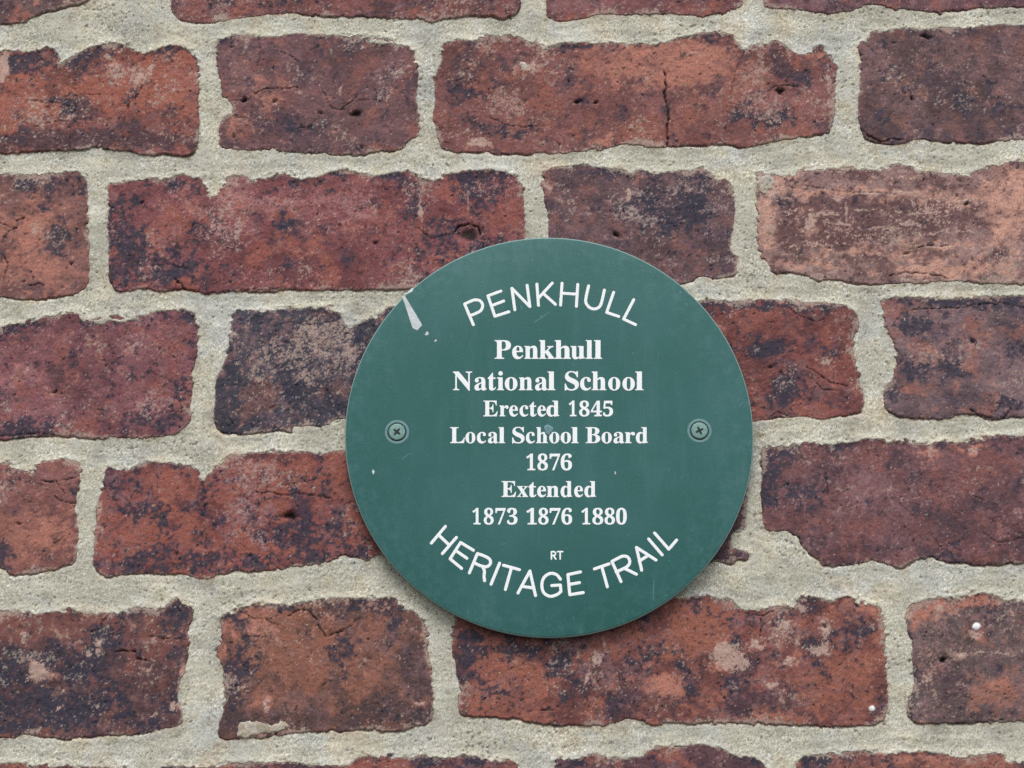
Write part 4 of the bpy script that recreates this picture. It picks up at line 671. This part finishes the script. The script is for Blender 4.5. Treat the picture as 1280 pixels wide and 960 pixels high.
bot += [[g2(*a) for a in curve([(820, 250), (805, 233), (782, 229), (760, 243), (751, 270), (758, 300), (782, 314), (808, 307), (822, 296)])], [g2(822, 296), g2(820, 272)], [g2(820, 272), g2(788, 274)],
        [g2(848, 233), g2(855, 308)], [g2(848, 233), g2(895, 223)], [g2(851, 270), g2(891, 263)], [g2(855, 308), g2(905, 300)]]
d6 = 260 / kP
bot += shift([[(288, 463), (372, 434)], [(330, 449), (362, 565)], [(388, 420), (440, 535)], curve([(388, 420), (420, 403), (450, 390), (478, 395), (490, 420), (480, 445), (450, 463), (412, 480)]), curve([(458, 460), (485, 472), (505, 482), (528, 493)]),
              [(528, 340), (558, 470)], [(528, 340), (640, 412)], [(545, 418), (596, 385)], [(598, 292), (675, 382)], [(632, 258), (713, 350)], [(713, 350), (758, 298)]], d6)
strokes('lettering', 'white arched words HERITAGE TRAIL at the bottom', bot, (420, 610), kP, 4.0)
rt = [[(1231, 365), (1231, 406)], curve([(1231, 365), (1245, 364), (1254, 372), (1250, 384), (1231, 387)], 4), [(1243, 387), (1256, 406)], [(1266, 364), (1295, 364)], [(1281, 364), (1281, 406)]]
rt = [[(x, y) for x, y in it] for it in rt]
strokes('lettering', 'small white letters RT', rt, (420, 610), kP, 2.1)

# bare scratch at the upper left rim and a few chips
m_bare, t, p = mat('scraped_laminate'); L = t.links.new; tcn = t.nodes.new('ShaderNodeTexCoord')
L(mixn(ramp(noise(260, 3), .35, .7), (.50, .55, .57, 1), (.66, .70, .71, 1)), p.inputs['Base Color']); p.inputs['Roughness'].default_value = .7
def chip(name, pts, label, k=kP, o=(420, 290), m=m_bare):
    V = [to_local(o[0] + x * k, o[1] + y * k, .00006) for x, y in pts]
    me_ = bpy.data.meshes.new(name); me_.from_pydata(V, [], [tuple(range(len(V)))]); me_.update()
    if me_.polygons[0].normal.y > 0: me_.flip_normals()
    me_.materials.append(m); return link(name, me_, root, label)
chip('scratch', [(378, 368), (394, 366), (488, 522), (491, 534), (464, 562), (438, 549)], 'long pale wedge-shaped scratch')
chip('paint_chip', [(519, 565), (532, 580), (522, 591), (507, 589)], 'small pale chip')
chip('paint_chip', [(572, 612), (578, 620), (566, 629), (560, 622)], 'small pale chip')
chip('paint_chip', [(386, 358), (410, 344), (430, 322), (446, 318), (436, 340), (412, 352), (396, 356)], 'pale nick on the rim')
chip('paint_chip', [(211, 487), (222, 500), (214, 518), (205, 503)], None, o=(420, 480))
chip('paint_chip', [(404, 498), (411, 502), (410, 516), (403, 516)], None, o=(680, 480))
m_bl, t, p = mat('grey_filler'); L = t.links.new; tcn = t.nodes.new('ShaderNodeTexCoord')
L(mixn(ramp(noise(700, 3), .3, .7), (.055, .16, .16, 1), (.20, .33, .37, 1)), p.inputs['Base Color']); p.inputs['Roughness'].default_value = .55
def lathe(name, prof_, cx, cz, m, parent, label=None, n=40, rot=0.0, squash=1.0, jig=0.0):
    V, Fc, rg_ = [], [], []
    rr_ = np.random.default_rng(5)
    jit = 1 + jig * np.array([math.sin(3 * a + 1) + .6 * math.sin(5 * a) for a in np.linspace(0, 2 * math.pi, n, endpoint=False)])
    for r, y in prof_:
        if r == 0: rg_.append([len(V)]); V.append((cx, y, cz)); continue
        g_ = []
        for k in range(n):
            a = 2 * math.pi * k / n; g_.append(len(V)); V.append((cx + r * jit[k] * math.cos(a) * squash, y, cz + r * jit[k] * math.sin(a)))
        rg_.append(g_)
    for A, B in zip(rg_, rg_[1:]):
        for k in range(n):
            k2 = (k + 1) % n
            if len(A) == 1: Fc.append((A[0], B[k], B[k2]))
            elif len(B) == 1: Fc.append((A[k2], A[k], B[0]))
            else: Fc.append((A[k], B[k], B[k2], A[k2]))
    me_ = bpy.data.meshes.new(name); me_.from_pydata(V, [], Fc); me_.update()
    for f in me_.polygons: f.use_smooth = True
    me_.materials.append(m); return link(name, me_, parent, label)
m_scuff, t, p = mat('faint_scuff'); p.inputs['Base Color'].default_value = (.060, .17, .165, 1); p.inputs['Roughness'].default_value = .5
for q_, o_ in (([(1052, 425), (1060, 418), (1068, 432), (1064, 446), (1058, 442)], (420, 290)), ([(1128, 516), (1170, 486), (1218, 456), (1222, 462), (1178, 492), (1134, 522)], (420, 290)),
               ([(372, 428), (400, 408), (424, 392), (427, 396), (404, 413), (376, 433)], (420, 480)), ([(622, 560), (627, 520), (631, 522), (628, 640), (624, 642)], (680, 610)),
               ([(166, 735), (170, 732), (171, 748), (167, 750)], (680, 610)), ([(448, 568), (452, 566), (453, 578), (449, 580)], (680, 610)), ([(786, 525), (790, 528), (787, 548), (783, 545)], (680, 480))):
    chip('scuff', q_, None, o=o_, m=m_scuff)
bx, by_, bz = to_local(685.5, 537.5)
lathe('filled_hole', [(0, PF - .00035), (.0012, PF - .0003), (.0022, PF - .0004), (.0028, PF - .00012), (.0030, PF + .0001)], bx, bz, m_bl, root, 'small grey filled hole at the centre', squash=.85, jig=.08)

# screws: countersunk cross-head screws in a pale worn collar
m_scr, t, p = mat('painted_screw'); L = t.links.new; tcn = t.nodes.new('ShaderNodeTexCoord')
L(mixn(ramp(noise(900, 4), .35, .7), (.13, .27, .23, 1), (.25, .38, .36, 1)), p.inputs['Base Color']); p.inputs['Roughness'].default_value = .5
m_rim, t, p = mat('worn_countersink'); L = t.links.new; tcn = t.nodes.new('ShaderNodeTexCoord')
L(mixn(ramp(noise(800, 3), .3, .7), (.10, .22, .23, 1), (.16, .29, .30, 1)), p.inputs['Base Color']); p.inputs['Roughness'].default_value = .5
m_slot, t, p = mat('screw_recess_dark'); p.inputs['Base Color'].default_value = (.012, .028, .026, 1); p.inputs['Roughness'].default_value = .8  # flat near-black colour for the cross recess and the ring round the head
for (sx_, sy_, turn, lab) in ((496.2, 540.2, .12, 'left screw beside the lettering'), (874.3, 538.6, -.35, 'right screw beside the lettering')):
    cx, _, cz = to_local(sx_, sy_)
    # worn collar: a shallow dished ring raised 0.2 mm, falling into the countersink round the head
    so = lathe('screw', [(0, PF - .00052), (.0038, PF - .00050), (.0042, PF - .00042), (.0044, PF - .0001), (.0044, PF + .0004)], cx, cz + .00012, m_scr, root, lab, n=48)
    lathe('screw_collar', [(.0051, PF + .0003), (.0051, PF - .00002), (.0053, PF - .00006), (.0063, PF - .00006), (.0065, PF - .00002), (.0065, PF + .0001)], cx, cz, m_rim, so, n=56)
    lathe('countersink_gap', [(0, PF - .00002), (.00515, PF - .00002)], cx, cz, m_slot, so, n=48)
    V, Fc = [], []
    for k in range(4):      # four tapering wings of the cross recess
        a = turn + math.pi / 4 + k * math.pi / 2
        d_, n_ = np.array((math.cos(a), math.sin(a))), np.array((-math.sin(a), math.cos(a)))
        prof2 = [(0, .00075), (.0008, .00062), (.0016, .00052), (.0021, .00042), (.0023, .00020)]
        o = len(V)
        for r, hwid in prof2:
            for s in (-1, 1):
                q = d_ * r + n_ * hwid * s; V.append((cx + q[0], PF - .00056 - .00001 * k - .00004 * (1 - r / .0023), cz + .00012 + q[1]))
        for i in range(len(prof2) - 1):
            Fc.append((o + 2 * i, o + 2 * i + 1, o + 2 * i + 3, o + 2 * i + 2))
    me_ = bpy.data.meshes.new('cross_recess'); me_.from_pydata(V, [], Fc); me_.update()
    if sum(f.normal.y for f in me_.polygons) > 0: me_.flip_normals()
    me_.materials.append(m_slot); link('cross_recess', me_, so)
    lathe('screw_shank', [(.0022, PF + .0004), (.0022, .03), (0, .032)], cx, cz, m_scr, so, n=16)
print('bricks', len(BRICKS), 'tris', sum(len(o.data.polygons) * 2 for o in bpy.data.objects if o.type == 'MESH'))
